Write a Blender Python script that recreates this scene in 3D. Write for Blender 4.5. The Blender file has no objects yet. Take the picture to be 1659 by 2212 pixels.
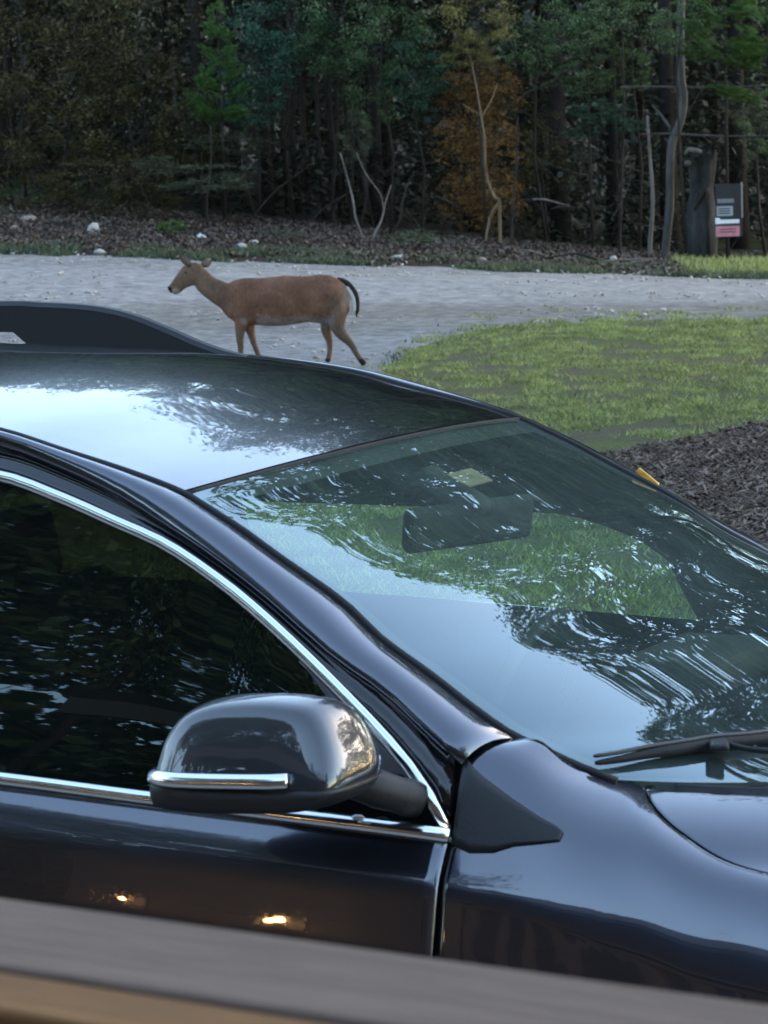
import bpy, bmesh, math, random
import numpy as np
from mathutils import Vector, Matrix
from mathutils.noise import noise as mnoise

R = math.radians
C = bpy.context.scene.collection
SC = bpy.context.scene
rng = random.Random(7)
nr = np.random.default_rng(11)

# ------------------------------------------------------------------ camera (solved from the photograph)
CAM_H, PITCH, ROLL, FPX = 2.07531, 7.14686, -1.83298, 6232.96
cd = bpy.data.cameras.new('camera'); cam = bpy.data.objects.new('camera', cd); C.objects.link(cam)
cam.location = (0, 0, CAM_H)
cam.rotation_euler = (R(90 - PITCH), 0, 0)
cam.rotation_euler = (Matrix.Rotation(R(90 - PITCH), 3, 'X') @ Matrix.Rotation(R(ROLL), 3, 'Z')).to_euler()
cd.sensor_fit = 'HORIZONTAL'; cd.sensor_width = 36.0; cd.lens = 36.0 * FPX / 1659.0
cd.clip_start = 0.05; cd.clip_end = 600
cd.dof.use_dof = True; cd.dof.focus_distance = 7.5; cd.dof.aperture_fstop = 21
SC.camera = cam

# ------------------------------------------------------------------ dusk sky, one soft sun
SUN_EL, SUN_AZ = 24.0, 62.0
w = bpy.data.worlds.new('World'); SC.world = w; w.use_nodes = True
nt = w.node_tree; nt.nodes.clear()
sky = nt.nodes.new('ShaderNodeTexSky'); sky.sky_type = 'NISHITA'; sky.sun_disc = False
sky.sun_elevation = R(SUN_EL); sky.sun_rotation = R(SUN_AZ); sky.air_density = 1.0; sky.dust_density = 0.6; sky.ozone_density = 1.6
bg = nt.nodes.new('ShaderNodeBackground'); bg.inputs['Strength'].default_value = 0.15
wo = nt.nodes.new('ShaderNodeOutputWorld')
tint = nt.nodes.new('ShaderNodeMix'); tint.data_type = 'RGBA'; tint.blend_type = 'MULTIPLY'; tint.inputs[0].default_value = 1.0
tint.inputs[7].default_value = (1.10, 1.0, 0.86, 1)
nt.links.new(sky.outputs[0], tint.inputs[6]); nt.links.new(tint.outputs[2], bg.inputs[0]); nt.links.new(bg.outputs[0], wo.inputs[0])
sd = bpy.data.lights.new('sun', 'SUN'); sd.energy = 0.03; sd.angle = R(20); sd.color = (1.0, 0.93, 0.84)
sun = bpy.data.objects.new('sun', sd); C.objects.link(sun)
az = R(SUN_AZ)
sdir = Vector((math.sin(az) * math.cos(R(SUN_EL)), math.cos(az) * math.cos(R(SUN_EL)), math.sin(R(SUN_EL))))
sun.rotation_euler = sdir.to_track_quat('Z', 'Y').to_euler(); sun.location = (0, -20, 30)
SC.view_settings.view_transform = 'Standard'; SC.view_settings.look = 'None'
SC.view_settings.exposure = 2.8; SC.view_settings.gamma = 1.0
try: SC.view_settings.use_curve_mapping = False
except Exception: pass
try:
    SC.cycles.max_bounces = 9; SC.cycles.transparent_max_bounces = 16; SC.cycles.glossy_bounces = 5
    SC.cycles.diffuse_bounces = 3; SC.cycles.use_denoising = True
    SC.cycles.sample_clamp_indirect = 6
except Exception: pass

# ------------------------------------------------------------------ helpers: terrain, pixel rays
def T(x, y):
    t = min(max(y - 30.0, 0.0), 34.0)
    t = t * t / (t + 1.5) if t < 60 else t
    xx = max(-9.0, min(5.5, x))
    return t * (0.0345 - 0.006 * xx)

def ray(px, py):
    a, b = px - 829.5, py - 1106.0
    c, s = math.cos(R(ROLL)), math.sin(R(ROLL))
    u, v = (a * c + b * s) / FPX, (-a * s + b * c) / FPX
    p = R(PITCH)
    return Vector((u, math.cos(p) - v * math.sin(p), -math.sin(p) - v * math.cos(p)))

def at(px, py, Y):
    d = ray(px, py); return Vector((0, 0, CAM_H)) + d * (Y / d.y)

def ground_at(px, Y, py=520):
    q = at(px, py, Y); return Vector((q.x, Y, T(q.x, Y)))

# ------------------------------------------------------------------ helpers: objects
def link(name, me, mat=None, parent=None, smooth=True):
    o = bpy.data.objects.new(name, me); C.objects.link(o)
    if mat is not None and not me.materials:
        for m in (mat if isinstance(mat, (list, tuple)) else [mat]): me.materials.append(m)
    if smooth and len(me.polygons):
        me.polygons.foreach_set('use_smooth', [True] * len(me.polygons))
    if parent is not None: o.parent = parent
    return o

def mesh(verts, faces, name='m'):
    me = bpy.data.meshes.new(name); me.from_pydata([tuple(v) for v in verts], [], faces); me.update(); return me

def tag(o, label=None, cat=None, group=None, kind=None):
    if label: o['label'] = label
    if cat: o['category'] = cat
    if group: o['group'] = group
    if kind: o['kind'] = kind
    return o

def empty(name, loc=(0, 0, 0), rz=0.0):
    o = bpy.data.objects.new(name, None); C.objects.link(o); o.location = loc; o.rotation_euler = (0, 0, rz)
    o.empty_display_size = 0.2; return o

def grid_mesh(P, closed_u=False, closed_v=False):
    """P[i][j] -> vec"""
    n, m = len(P), len(P[0]); V = [p for row in P for p in row]; F = []
    for i in range(n if closed_u else n - 1):
        for j in range(m if closed_v else m - 1):
            a, b = i, (i + 1) % n; c, d = j, (j + 1) % m
            F.append((a * m + c, b * m + c, b * m + d, a * m + d))
    return mesh(V, F)

def frame_along(pts):
    out = []
    up = Vector((0, 0, 1)); prev = None
    for i, p in enumerate(pts):
        t = (pts[min(i + 1, len(pts) - 1)] - pts[max(i - 1, 0)])
        if t.length < 1e-9: t = Vector((0, 0, 1))
        t.normalize()
        if prev is None:
            a = up if abs(t.z) < 0.9 else Vector((1, 0, 0))
            n = (a - t * a.dot(t)).normalized()
        else:
            n = (prev - t * prev.dot(t)).normalized()
        prev = n; out.append((t, n, t.cross(n)))
    return out

def tube_vf(pts, rad, seg=8, V=None, F=None, cap=True, flat=1.0):
    V = [] if V is None else V; F = [] if F is None else F
    pts = [Vector(p) for p in pts]
    rs = rad if hasattr(rad, '__len__') else [rad] * len(pts)
    base = len(V)
    for p, r, (t, n, b) in zip(pts, rs, frame_along(pts)):
        for k in range(seg):
            a = 2 * math.pi * k / seg
            V.append(p + n * (math.cos(a) * r) + b * (math.sin(a) * r * flat))
    for i in range(len(pts) - 1):
        for k in range(seg):
            k2 = (k + 1) % seg
            F.append((base + i * seg + k, base + i * seg + k2, base + (i + 1) * seg + k2, base + (i + 1) * seg + k))
    if cap:
        F.append(tuple(base + k for k in range(seg))[::-1])
        F.append(tuple(base + (len(pts) - 1) * seg + k for k in range(seg)))
    return V, F

def tube(name, pts, rad, mat, parent=None, seg=8, flat=1.0):
    V, F = tube_vf(pts, rad, seg, flat=flat); return link(name, mesh(V, F), mat, parent)

def box_vf(c, s, V, F, M=None):
    b = len(V)
    for dx in (-.5, .5):
        for dy in (-.5, .5):
            for dz in (-.5, .5):
                v = Vector((dx * s[0], dy * s[1], dz * s[2]))
                if M: v = M @ v
                V.append(v + Vector(c))
    for f in ((0, 1, 3, 2), (4, 6, 7, 5), (0, 4, 5, 1), (2, 3, 7, 6), (0, 2, 6, 4), (1, 5, 7, 3)):
        F.append(tuple(b + i for i in f))

def box(name, c, s, mat, parent=None, bev=0.0, M=None):
    V, F = [], []; box_vf(c, s, V, F, M); o = link(name, mesh(V, F), mat, parent, smooth=False)
    if bev:
        m = o.modifiers.new('b', 'BEVEL'); m.width = bev; m.segments = 3; m.limit_method = 'NONE'
    return o

def prism(name, poly, lo, hi, axis, mat, parent=None, bev=0.0):
    """poly: 2D outline, extruded along axis (0,1,2) from lo to hi"""
    def put(a, b, h):
        return {0: (h, a, b), 1: (a, h, b), 2: (a, b, h)}[axis]
    n = len(poly); V = [put(a, b, lo) for a, b in poly] + [put(a, b, hi) for a, b in poly]
    F = [tuple(range(n)), tuple(range(2 * n - 1, n - 1, -1))] + [(i, i + n, (i + 1) % n + n, (i + 1) % n) for i in range(n)]
    o = link(name, mesh(V, F), mat, parent, smooth=False)
    bm = bmesh.new(); bm.from_mesh(o.data); bmesh.ops.recalc_face_normals(bm, faces=bm.faces); bm.to_mesh(o.data); bm.free()
    if bev:
        m = o.modifiers.new('b', 'BEVEL'); m.width = bev; m.segments = 3
    return o

def interp(tab, x):
    """tab: rows of (x, a, b, ...) sorted; smooth (Catmull-Rom) interpolation"""
    n = len(tab)
    if x <= tab[0][0]: return tuple(tab[0][1:])
    if x >= tab[-1][0]: return tuple(tab[-1][1:])
    i = max(k for k in range(n - 1) if tab[k][0] <= x)
    x0, x1 = tab[i][0], tab[i + 1][0]; h = x1 - x0; t = (x - x0) / h
    out = []
    for c in range(1, len(tab[0])):
        def sl(k):
            if k <= 0: return (tab[1][c] - tab[0][c]) / (tab[1][0] - tab[0][0])
            if k >= n - 1: return (tab[-1][c] - tab[-2][c]) / (tab[-1][0] - tab[-2][0])
            return (tab[k + 1][c] - tab[k - 1][c]) / (tab[k + 1][0] - tab[k - 1][0])
        m0, m1 = sl(i) * h, sl(i + 1) * h; a, b = tab[i][c], tab[i + 1][c]
        out.append((2*t**3 - 3*t*t + 1) * a + (t**3 - 2*t*t + t) * m0 + (-2*t**3 + 3*t*t) * b + (t**3 - t*t) * m1)
    return tuple(out)

def crspline(pts, n):
    """resample a poly-line through control points with Catmull-Rom, n pieces per span"""
    P = [Vector(p) for p in pts]; out = []
    for i in range(len(P) - 1):
        p0 = P[max(i - 1, 0)]; p1 = P[i]; p2 = P[i + 1]; p3 = P[min(i + 2, len(P) - 1)]
        for k in range(n):
            t = k / n
            out.append(0.5 * ((2 * p1) + (p2 - p0) * t + (2*p0 - 5*p1 + 4*p2 - p3) * t*t + (3*p1 - p0 - 3*p2 + p3) * t**3))
    out.append(P[-1]); return out

# ------------------------------------------------------------------ materials
class NB:
    def __init__(s, name):
        s.m = bpy.data.materials.new(name); s.m.use_nodes = True; s.t = s.m.node_tree; s.t.nodes.clear()
        s.out = s.n('ShaderNodeOutputMaterial')
    def n(s, ty, **kw):
        x = s.t.nodes.new(ty)
        for k, v in kw.items(): setattr(x, k, v)
        return x
    def l(s, a, b): s.t.links.new(a, b)
    def coord(s, kind='Object', scale=(1, 1, 1), rot=(0, 0, 0)):
        tc = s.n('ShaderNodeTexCoord'); mp = s.n('ShaderNodeMapping'); mp.inputs['Scale'].default_value = scale; mp.inputs['Rotation'].default_value = rot
        s.l(tc.outputs[kind], mp.inputs['Vector']); return mp.outputs[0]
    def noise(s, co, scale, detail=4, rough=0.55, dist=0.0):
        x = s.n('ShaderNodeTexNoise'); x.inputs['Scale'].default_value = scale; x.inputs['Detail'].default_value = detail
        x.inputs['Roughness'].default_value = rough; x.inputs['Distortion'].default_value = dist; s.l(co, x.inputs['Vector']); return x.outputs['Fac']
    def ramp(s, f, stops):
        x = s.n('ShaderNodeValToRGB'); e = x.color_ramp.elements
        while len(e) > 1: e.remove(e[-1])
        e[0].position = stops[0][0]; e[0].color = (*stops[0][1], 1)
        for p, c in stops[1:]:
            k = e.new(p); k.color = (*c, 1)
        s.l(f, x.inputs[0]); return x.outputs[0]
    def mix(s, f, a, b, mode='MIX'):
        x = s.n('ShaderNodeMix', data_type='RGBA', blend_type=mode)
        for i, v in ((0, f), (6, a), (7, b)):
            if isinstance(v, (int, float)): x.inputs[i].default_value = v
            elif isinstance(v, tuple): x.inputs[i].default_value = (*v, 1)
            else: s.l(v, x.inputs[i])
        return x.outputs[2]
    def bump(s, h, strength, dist):
        x = s.n('ShaderNodeBump'); x.inputs['Strength'].default_value = strength; x.inputs['Distance'].default_value = dist
        s.l(h, x.inputs['Height']); return x.outputs[0]
    def pr(s, base, rough=0.6, metal=0.0, spec=0.5, normal=None, coat=0.0, coat_rough=0.03, sss=0.0, ior=None):
        b = s.n('ShaderNodeBsdfPrincipled')
        for k, v in (('Base Color', base), ('Roughness', rough)):
            if isinstance(v, tuple): b.inputs[k].default_value = (*v, 1)
            elif isinstance(v, (int, float)): b.inputs[k].default_value = v
            else: s.l(v, b.inputs[k])
        b.inputs['Metallic'].default_value = metal; b.inputs['Specular IOR Level'].default_value = spec
        b.inputs['Coat Weight'].default_value = coat; b.inputs['Coat Roughness'].default_value = coat_rough
        if ior: b.inputs['Coat IOR'].default_value = ior
        if normal is not None:
            s.l(normal, b.inputs['Normal']); s.l(normal, b.inputs['Coat Normal'])
        s.l(b.outputs[0], s.out.inputs[0]); return b

def simple(name, col, rough=0.6, metal=0.0, spec=0.5, var=0.15, scale=20, bump=0.0, coat=0.0):
    b = NB(name); co = b.coord(); f = b.noise(co, scale)
    c = b.ramp(f, [(0.3, tuple(x * (1 - var) for x in col)), (0.7, tuple(min(1, x * (1 + var)) for x in col))])
    nrm = b.bump(f, bump, 0.01) if bump else None
    b.pr(c, rough, metal, spec, nrm, coat); return b.m

def leaf_mat(name, cols, trans=0.35, rough=0.55):
    b = NB(name)
    oi = b.n('ShaderNodeObjectInfo'); geo = b.n('ShaderNodeNewGeometry')
    co = b.coord('Object'); f1 = b.noise(co, 3.0, 2)
    ad = b.n('ShaderNodeMath', operation='ADD'); b.l(f1, ad.inputs[0]); b.l(geo.outputs['Random Per Island'], ad.inputs[1])
    f1r = b.n('ShaderNodeMapRange'); f1r.inputs['From Min'].default_value = .32; f1r.inputs['From Max'].default_value = .68; b.l(f1, f1r.inputs[0]); b.l(f1r.outputs[0], ad.inputs[0])
    ad2 = b.n('ShaderNodeMath', operation='MULTIPLY'); b.l(ad.outputs[0], ad2.inputs[0]); ad2.inputs[1].default_value = 0.5
    c = b.ramp(ad2.outputs[0], [(0.15 + 0.7 * i / (len(cols) - 1), k) for i, k in enumerate(cols)])
    pb = b.pr(c, rough, 0, 0.35)
    tr = b.n('ShaderNodeBsdfTranslucent'); b.l(c, tr.inputs[0])
    mx = b.n('ShaderNodeMixShader'); mx.inputs[0].default_value = trans
    b.l(pb.outputs[0], mx.inputs[1]); b.l(tr.outputs[0], mx.inputs[2]); b.l(mx.outputs[0], b.out.inputs[0]); return b.m

def bark_mat(name, a, c, scale=9):
    b = NB(name); co = b.coord('Object', (1, 1, 0.18)); f = b.noise(co, scale, 6, 0.7)
    co2 = b.coord('Object', (1, 1, 0.6)); g = b.noise(co2, 3, 3)
    col = b.ramp(f, [(0.32, a), (0.68, c)]); col = b.mix(g, col, tuple(x * 0.6 for x in a), 'MIX')
    b.pr(col, 0.9, 0, 0.15, b.bump(f, 0.9, 0.03)); return b.m

M = {}
# car
def paint_mat(name, base, wob=0.06):
    b = NB(name); co = b.coord('Object'); f = b.noise(co, 3.2, 3, 0.5); fl = b.noise(co, 900, 2)
    nrm = b.bump(f, wob, 0.02)
    c = b.ramp(fl, [(0.3, tuple(x * 0.75 for x in base)), (0.7, tuple(x * 1.3 for x in base))])
    # settled dust: thin pale film in patches, denser on faces that look up
    geo = b.n('ShaderNodeNewGeometry'); sp = b.n('ShaderNodeSeparateXYZ'); b.l(geo.outputs['Normal'], sp.inputs[0])
    d1 = b.noise(co, 5, 5, .7); d2 = b.noise(co, 160, 3, .7)
    mm = b.n('ShaderNodeMath', operation='MULTIPLY'); b.l(b.ramp(d1, [(.35, (0,) * 3), (.75, (.07,) * 3)]), mm.inputs[0]); b.l(sp.outputs[2], mm.inputs[1]); mm.use_clamp = True
    m3 = b.n('ShaderNodeMath', operation='MULTIPLY'); b.l(mm.outputs[0], m3.inputs[0]); b.l(b.ramp(d2, [(.4, (.3,) * 3), (.65, (1.6,) * 3)]), m3.inputs[1])
    p = b.pr(b.mix(m3.outputs[0], c, (.20, .19, .17)), 0.24, 0.9, 0.5, nrm, 1.0, 0.02, ior=1.85)
    b.l(b.ramp(d2, [(.5, (.015,) * 3), (.8, (.10,) * 3)]), p.inputs['Coat Roughness']); return b.m
M['paint'] = paint_mat('dark_blue_grey_car_paint', (0.056, 0.060, 0.080))
M['black_gloss'] = simple('black_gloss_trim', (0.008, 0.008, 0.009), 0.12, 0, 0.5, coat=0.5)
M['black_satin'] = simple('black_satin_plastic', (0.012, 0.012, 0.013), 0.5, 0, 0.4, scale=300, bump=0.1)
M['rubber'] = simple('black_rubber', (0.013, 0.013, 0.014), 0.65, 0, 0.3)
M['cowl'] = simple('grey_black_cowl_plastic', (0.03, 0.032, 0.033), 0.42, 0, 0.5)
M['quarter'] = simple('brown_black_pillar_trim', (0.045, 0.036, 0.040), 0.45, 0, 0.5)
M['interior'] = simple('dark_cabin_fabric', (0.018, 0.017, 0.016), 0.9, 0, 0.2, scale=120, bump=0.2)
M['dash'] = simple('charcoal_dash_vinyl', (0.022, 0.022, 0.023), 0.75, 0, 0.3, scale=200, bump=0.2)
b = NB('brushed_chrome'); co = b.coord('Object', (1, 1, 1)); f = b.noise(co, 14, 2)
b.pr((0.86, 0.87, 0.89), b.ramp(f, [(0.3, (.10,) * 3), (0.7, (.2,) * 3)]), 1.0, 0.5, b.bump(f, 0.05, 0.01)); M['chrome'] = b.m
M['amber'] = simple('amber_lens', (0.95, 0.38, 0.05), 0.12, 0, 0.8, var=.5, scale=60)
M['lamp_lens'] = simple('clear_lamp_lens', (0.5, 0.5, 0.52), 0.08, 0.3, 0.8)
M['red_lens'] = simple('red_lamp_lens', (0.35, 0.01, 0.01), 0.12, 0, 0.6)
M['rim'] = simple('grey_alloy', (0.35, 0.35, 0.37), 0.3, 0.9, 0.5)
M['sticker'] = simple('tan_paper', (0.24, 0.16, 0.10), 0.8, var=0.35, scale=30)
def glass_mat(name, tint, ior=1.9, wob=0.05, wscale=3.0, haze=0.0):
    b = NB(name); co = b.coord('Object'); f = b.noise(co, wscale, 3, 0.5); nrm = b.bump(f, wob, 0.02)
    tr = b.n('ShaderNodeBsdfTransparent'); tr.inputs[0].default_value = (*tint, 1)
    gl = b.n('ShaderNodeBsdfGlossy'); gl.inputs['Roughness'].default_value = 0.012; gl.inputs[0].default_value = (.80, .95, 1.0, 1); b.l(nrm, gl.inputs['Normal'])
    fr = b.n('ShaderNodeFresnel'); fr.inputs['IOR'].default_value = ior; b.l(nrm, fr.inputs['Normal'])
    geo = b.n('ShaderNodeNewGeometry')
    mu = b.n('ShaderNodeMath', operation='MULTIPLY'); inv = b.n('ShaderNodeMath', operation='SUBTRACT'); inv.inputs[0].default_value = 1.0
    b.l(geo.outputs['Backfacing'], inv.inputs[1]); b.l(fr.outputs[0], mu.inputs[0]); b.l(inv.outputs[0], mu.inputs[1])
    mx = b.n('ShaderNodeMixShader'); b.l(mu.outputs[0], mx.inputs[0]); b.l(tr.outputs[0], mx.inputs[1]); b.l(gl.outputs[0], mx.inputs[2])
    df = b.n('ShaderNodeBsdfDiffuse'); df.inputs[0].default_value = (.42, .56, .54, 1); m2 = b.n('ShaderNodeMixShader')
    b.l(b.ramp(b.noise(co, 4, 4, .6), [(.3, (haze * .6,) * 3), (.75, (haze * 1.5,) * 3)]), m2.inputs[0]); b.l(mx.outputs[0], m2.inputs[1]); b.l(df.outputs[0], m2.inputs[2])
    b.l(m2.outputs[0], b.out.inputs[0]); return b.m
M['windshield'] = glass_mat('green_tinted_windshield', (0.74, 0.90, 0.78), 2.6, 0.022, 2.0, 0.05)
M['side_glass'] = glass_mat('smoked_side_glass', (0.05, 0.045, 0.03), 1.62, 0.028, 2.0, 0.008)
M['far_glass'] = glass_mat('light_side_glass', (0.88, 0.96, 0.86), 1.45)
# ground
def ground_mat():
    b = NB('leaf_litter_soil'); co = b.coord('Object')
    a = b.noise(co, 0.35, 5); f = b.noise(co, 9, 6, 0.7); g = b.noise(co, 40, 4, 0.7)
    soil = b.ramp(f, [(0.3, (0.018, 0.014, 0.011)), (0.5, (0.045, 0.035, 0.029)), (0.72, (0.09, 0.075, 0.066))])
    gr = b.ramp(g, [(0.3, (0.03, 0.045, 0.02)), (0.7, (0.09, 0.13, 0.055))])
    m_ = b.ramp(a, [(0.50, (0,) * 3), (0.62, (1,) * 3)])
    b.pr(b.mix(m_, soil, gr), 0.95, 0, 0.1, b.bump(f, 1.0, 0.08)); return b.m
M['soil'] = ground_mat()
def gravel_mat():
    b = NB('pale_crushed_gravel'); co = b.coord('Object'); cs = b.coord('Object', (0.28, 1.2, 1))
    f = b.noise(cs, 2.4, 6, 0.7); g = b.noise(b.coord('Object', (.55, 1.1, 1)), 9, 6, 0.8)
    v = b.n('ShaderNodeTexVoronoi'); v.inputs['Scale'].default_value = 22; b.l(co, v.inputs['Vector'])
    c1 = b.ramp(g, [(0.36, (0.13, 0.128, 0.125)), (0.52, (0.27, 0.27, 0.272)), (0.64, (0.42, 0.42, 0.42))])
    c2 = b.ramp(g, [(0.36, (0.05, 0.045, 0.038)), (0.64, (0.24, 0.222, 0.195))])
    # two worn wheel tracks run along the road; grown-over dirt between and beside
    tc = b.n('ShaderNodeTexCoord'); sx = b.n('ShaderNodeSeparateXYZ'); b.l(tc.outputs['Object'], sx.inputs[0])
    wob = b.noise(co, 0.3, 3)
    ad = b.n('ShaderNodeMath', operation='MULTIPLY_ADD'); b.l(wob, ad.inputs[0]); ad.inputs[1].default_value = 1.6; b.l(sx.outputs[1], ad.inputs[2])
    mr = b.n('ShaderNodeMapRange'); mr.inputs['From Min'].default_value = 27; mr.inputs['From Max'].default_value = 46; b.l(ad.outputs[0], mr.inputs[0])
    tracks = b.ramp(mr.outputs[0], [(0.0, (0.75,) * 3), (0.28, (0.75,) * 3), (0.36, (0.25,) * 3), (0.48, (0.1,) * 3), (0.56, (0.95,) * 3), (0.74, (1,) * 3), (0.80, (0.7,) * 3), (1.0, (0.35,) * 3)])
    mm = b.mix(0.28, tracks, b.ramp(f, [(.38, (0,) * 3), (.62, (1,) * 3)]))
    b.pr(b.mix(mm, c2, c1), 0.92, 0, 0.2, b.bump(g, 0.8, 0.03)); return b.m
M['gravel'] = gravel_mat()
def lawn_mat():
    b = NB('patchy_lawn_soil'); co = b.coord('Object'); f = b.noise(co, 1.6, 6, 0.75); g = b.noise(co, 22, 5, 0.8)
    a = b.ramp(g, [(0.3, (0.05, 0.065, 0.022)), (0.7, (0.18, 0.215, 0.07))]); c = b.ramp(g, [(0.3, (0.05, 0.045, 0.03)), (0.7, (0.17, 0.155, 0.105))])
    b.pr(b.mix(b.ramp(f, [(0.44, (0.0,) * 3), (0.60, (1,) * 3)]), c, a), 0.95, 0, 0.1, b.bump(g, 0.8, 0.04)); return b.m
M['lawn'] = lawn_mat()
def mulch_mat():
    b = NB('dark_bark_mulch'); co = b.coord('Object', (1, 1, 1)); f = b.noise(co, 18, 6, 0.75)
    b.pr(b.ramp(f, [(0.32, (0.014, 0.010, 0.009)), (0.6, (0.06, 0.047, 0.042)), (0.78, (0.15, 0.12, 0.11))]), 0.95, 0, 0.1, b.bump(f, 1, 0.05)); return b.m
M['mulch'] = mulch_mat()
def rand_island(name, cols, rough=0.9, bump=0.0):
    b = NB(name); geo = b.n('ShaderNodeNewGeometry'); co = b.coord(); f = b.noise(co, 25, 4)
    c = b.ramp(geo.outputs['Random Per Island'], [((i + 0.3) / len(cols), k) for i, k in enumerate(cols)])
    c = b.mix(0.35, c, b.ramp(f, [(0.3, tuple(x * 0.5 for x in cols[0])), (0.7, cols[-1])]))
    b.pr(c, rough, 0, 0.2, b.bump(f, bump, 0.02) if bump else None); return b.m
M['chips'] = rand_island('bark_chips', [(0.025, 0.017, 0.012), (0.06, 0.042, 0.032), (0.10, 0.072, 0.056), (0.26, 0.20, 0.165)])
M['litter'] = rand_island('fallen_leaves', [(0.014, 0.010, 0.007), (0.045, 0.031, 0.022), (0.085, 0.060, 0.045), (0.19, 0.15, 0.125)])
M['grass'] = leaf_mat('grass_blades', [(0.09, 0.11, 0.035), (0.215, 0.26, 0.085), (0.42, 0.48, 0.17)], 0.3)
M['weeds'] = leaf_mat('verge_weeds', [(0.03, 0.045, 0.025), (0.06, 0.085, 0.045), (0.12, 0.15, 0.085)], 0.3)
M['stone'] = simple('pale_stone', (0.36, 0.34, 0.32), 0.85, var=0.3, scale=9, bump=0.5)
M['stone2'] = simple('brown_stone', (0.24, 0.19, 0.16), 0.9, var=0.3, scale=9, bump=0.5)
M['white_litter'] = simple('white_paper_litter', (0.8, 0.8, 0.8), 0.7, var=0.08)
# foliage
M['olive'] = leaf_mat('olive_thicket_leaves', [(0.0117, 0.011, 0.0039), (0.0488, 0.0435, 0.0156), (0.1331, 0.1151, 0.0489)])  # brown cast of a window reflection is mixed into this olive
M['green'] = leaf_mat('hardwood_leaves', [(0.0097, 0.0214, 0.0091), (0.0541, 0.0955, 0.039), (0.1858, 0.2709, 0.1219)])
M['bright'] = leaf_mat('bright_green_needles', [(0.0134, 0.0346, 0.008), (0.0668, 0.147, 0.0357), (0.1809, 0.3019, 0.0892)])
M['teal'] = leaf_mat('blue_green_leaves', [(0.006, 0.018, 0.012), (0.0298, 0.0797, 0.0494), (0.0931, 0.1992, 0.1246)])
M['grey_green'] = leaf_mat('grey_green_leaves', [(0.0149, 0.0187, 0.0119), (0.062, 0.0741, 0.0431), (0.1654, 0.1852, 0.1077)])
M['yellow_olive'] = leaf_mat('yellow_olive_leaves', [(0.0397, 0.0374, 0.0116), (0.1683, 0.1531, 0.0531), (0.4057, 0.3686, 0.1446)])  # yellow of a lamp reflection is put into these leaves
M['dead'] = leaf_mat('rust_dead_leaves', [(0.0376, 0.0188, 0.0055), (0.152, 0.0783, 0.021), (0.2997, 0.1725, 0.0579)], 0.3)  # leaf colours carry the orange of a window reflection
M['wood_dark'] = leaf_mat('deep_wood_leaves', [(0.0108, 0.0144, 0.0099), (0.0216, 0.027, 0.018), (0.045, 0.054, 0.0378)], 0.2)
M['crown'] = leaf_mat('canopy_leaves', [(0.02, 0.035, 0.015), (0.045, 0.075, 0.03), (0.08, 0.12, 0.05)], 0.3)
M['bark'] = bark_mat('brown_grey_bark', (0.02, 0.017, 0.015), (0.065, 0.056, 0.048))
M['bark_pale'] = bark_mat('pale_bark', (0.11, 0.10, 0.09), (0.30, 0.28, 0.255))
M['bark_tan'] = bark_mat('tan_bark', (0.13, 0.09, 0.05), (0.33, 0.25, 0.165))
M['twig'] = bark_mat('twig_bark', (0.03, 0.026, 0.022), (0.09, 0.08, 0.068))
M['bark_deep'] = bark_mat('deep_wood_bark', (0.016, 0.013, 0.012), (0.045, 0.038, 0.034))
M['snag'] = bark_mat('rotten_snag_wood', (0.016, 0.017, 0.017), (0.105, 0.105, 0.10), 5)

# ------------------------------------------------------------------ the setting
def sheet(name, poly_fn, xs, ys, mat, lift):
    V, F, idx = [], [], {}
    for i, x in enumerate(xs):
        for j, y in enumerate(ys):
            idx[i, j] = len(V); V.append((x, y, T(x, y) + lift))
    for i in range(len(xs) - 1):
        for j in range(len(ys) - 1):
            cx, cy = (xs[i] + xs[i + 1]) / 2, (ys[j] + ys[j + 1]) / 2
            if poly_fn(cx, cy): F.append((idx[i, j], idx[i + 1, j], idx[i + 1, j + 1], idx[i, j + 1]))
    me = mesh(V, F); bm = bmesh.new(); bm.from_mesh(me)
    bmesh.ops.delete(bm, geom=[v for v in bm.verts if not v.link_faces], context='VERTS'); bm.to_mesh(me); bm.free()
    o = link(name, me, mat); tag(o, kind='structure'); return o

def rr(a, b, n): return [a + (b - a) * i / n for i in range(n + 1)]
gx = rr(-200, -20, 10)[:-1] + rr(-20, 20, 80) + rr(20, 200, 10)[1:]
gy = rr(-120, 20, 20)[:-1] + rr(20, 70, 100) + rr(70, 300, 12)[1:]
sheet('ground', lambda x, y: True, gx, gy, M['soil'], -0.008)

def n1(x, s, seed): return mnoise(Vector((x * s, seed, 0)))
def road_far(x): return 42.6 + 0.5 * n1(x, .7, 1) + 0.25 * n1(x, 2.5, 4)
def road_near(x):
    return road_near0(x) + .22 * n1(x, 4.1, 31) + .12 * n1(x, 11, 33)
def road_near0(x):
    if x < -6: base = 8.0
    elif x < 0.0: base = 26.3 + 0.3 * x
    else: base = 27.0 + 6.3 * (1 - math.exp(-x * 1.7)) * 1.0
    return base + 0.5 * n1(x, 1.3, 7) + 0.2 * n1(x, 5, 9)
xs = rr(-60, 60, 800); ys = rr(6, 46, 400)
def strip_sheet(name, xs, lo, hi, ny, mat, lift):
    P = [[Vector((x, lo(x) + (hi(x) - lo(x)) * j / ny, 0)) for j in range(ny + 1)] for x in xs]
    for r_ in P:
        for v in r_: v.z = T(v.x, v.y) + lift
    o = link(name, grid_mesh(P), mat); tag(o, kind='structure'); return o
strip_sheet('gravel_road', rr(-60, -12, 60)[:-1] + rr(-12, 12, 500) + rr(12, 60, 60)[1:], lambda x: road_near(x) - .25, road_far, 60, M['gravel'], 0.0)
def mulch_edge(x): return 18.9 + 1.5 * max(0, x - 1.6) + 0.35 * n1(x, 1.5, 20) if x > 1.45 else 9
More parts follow.
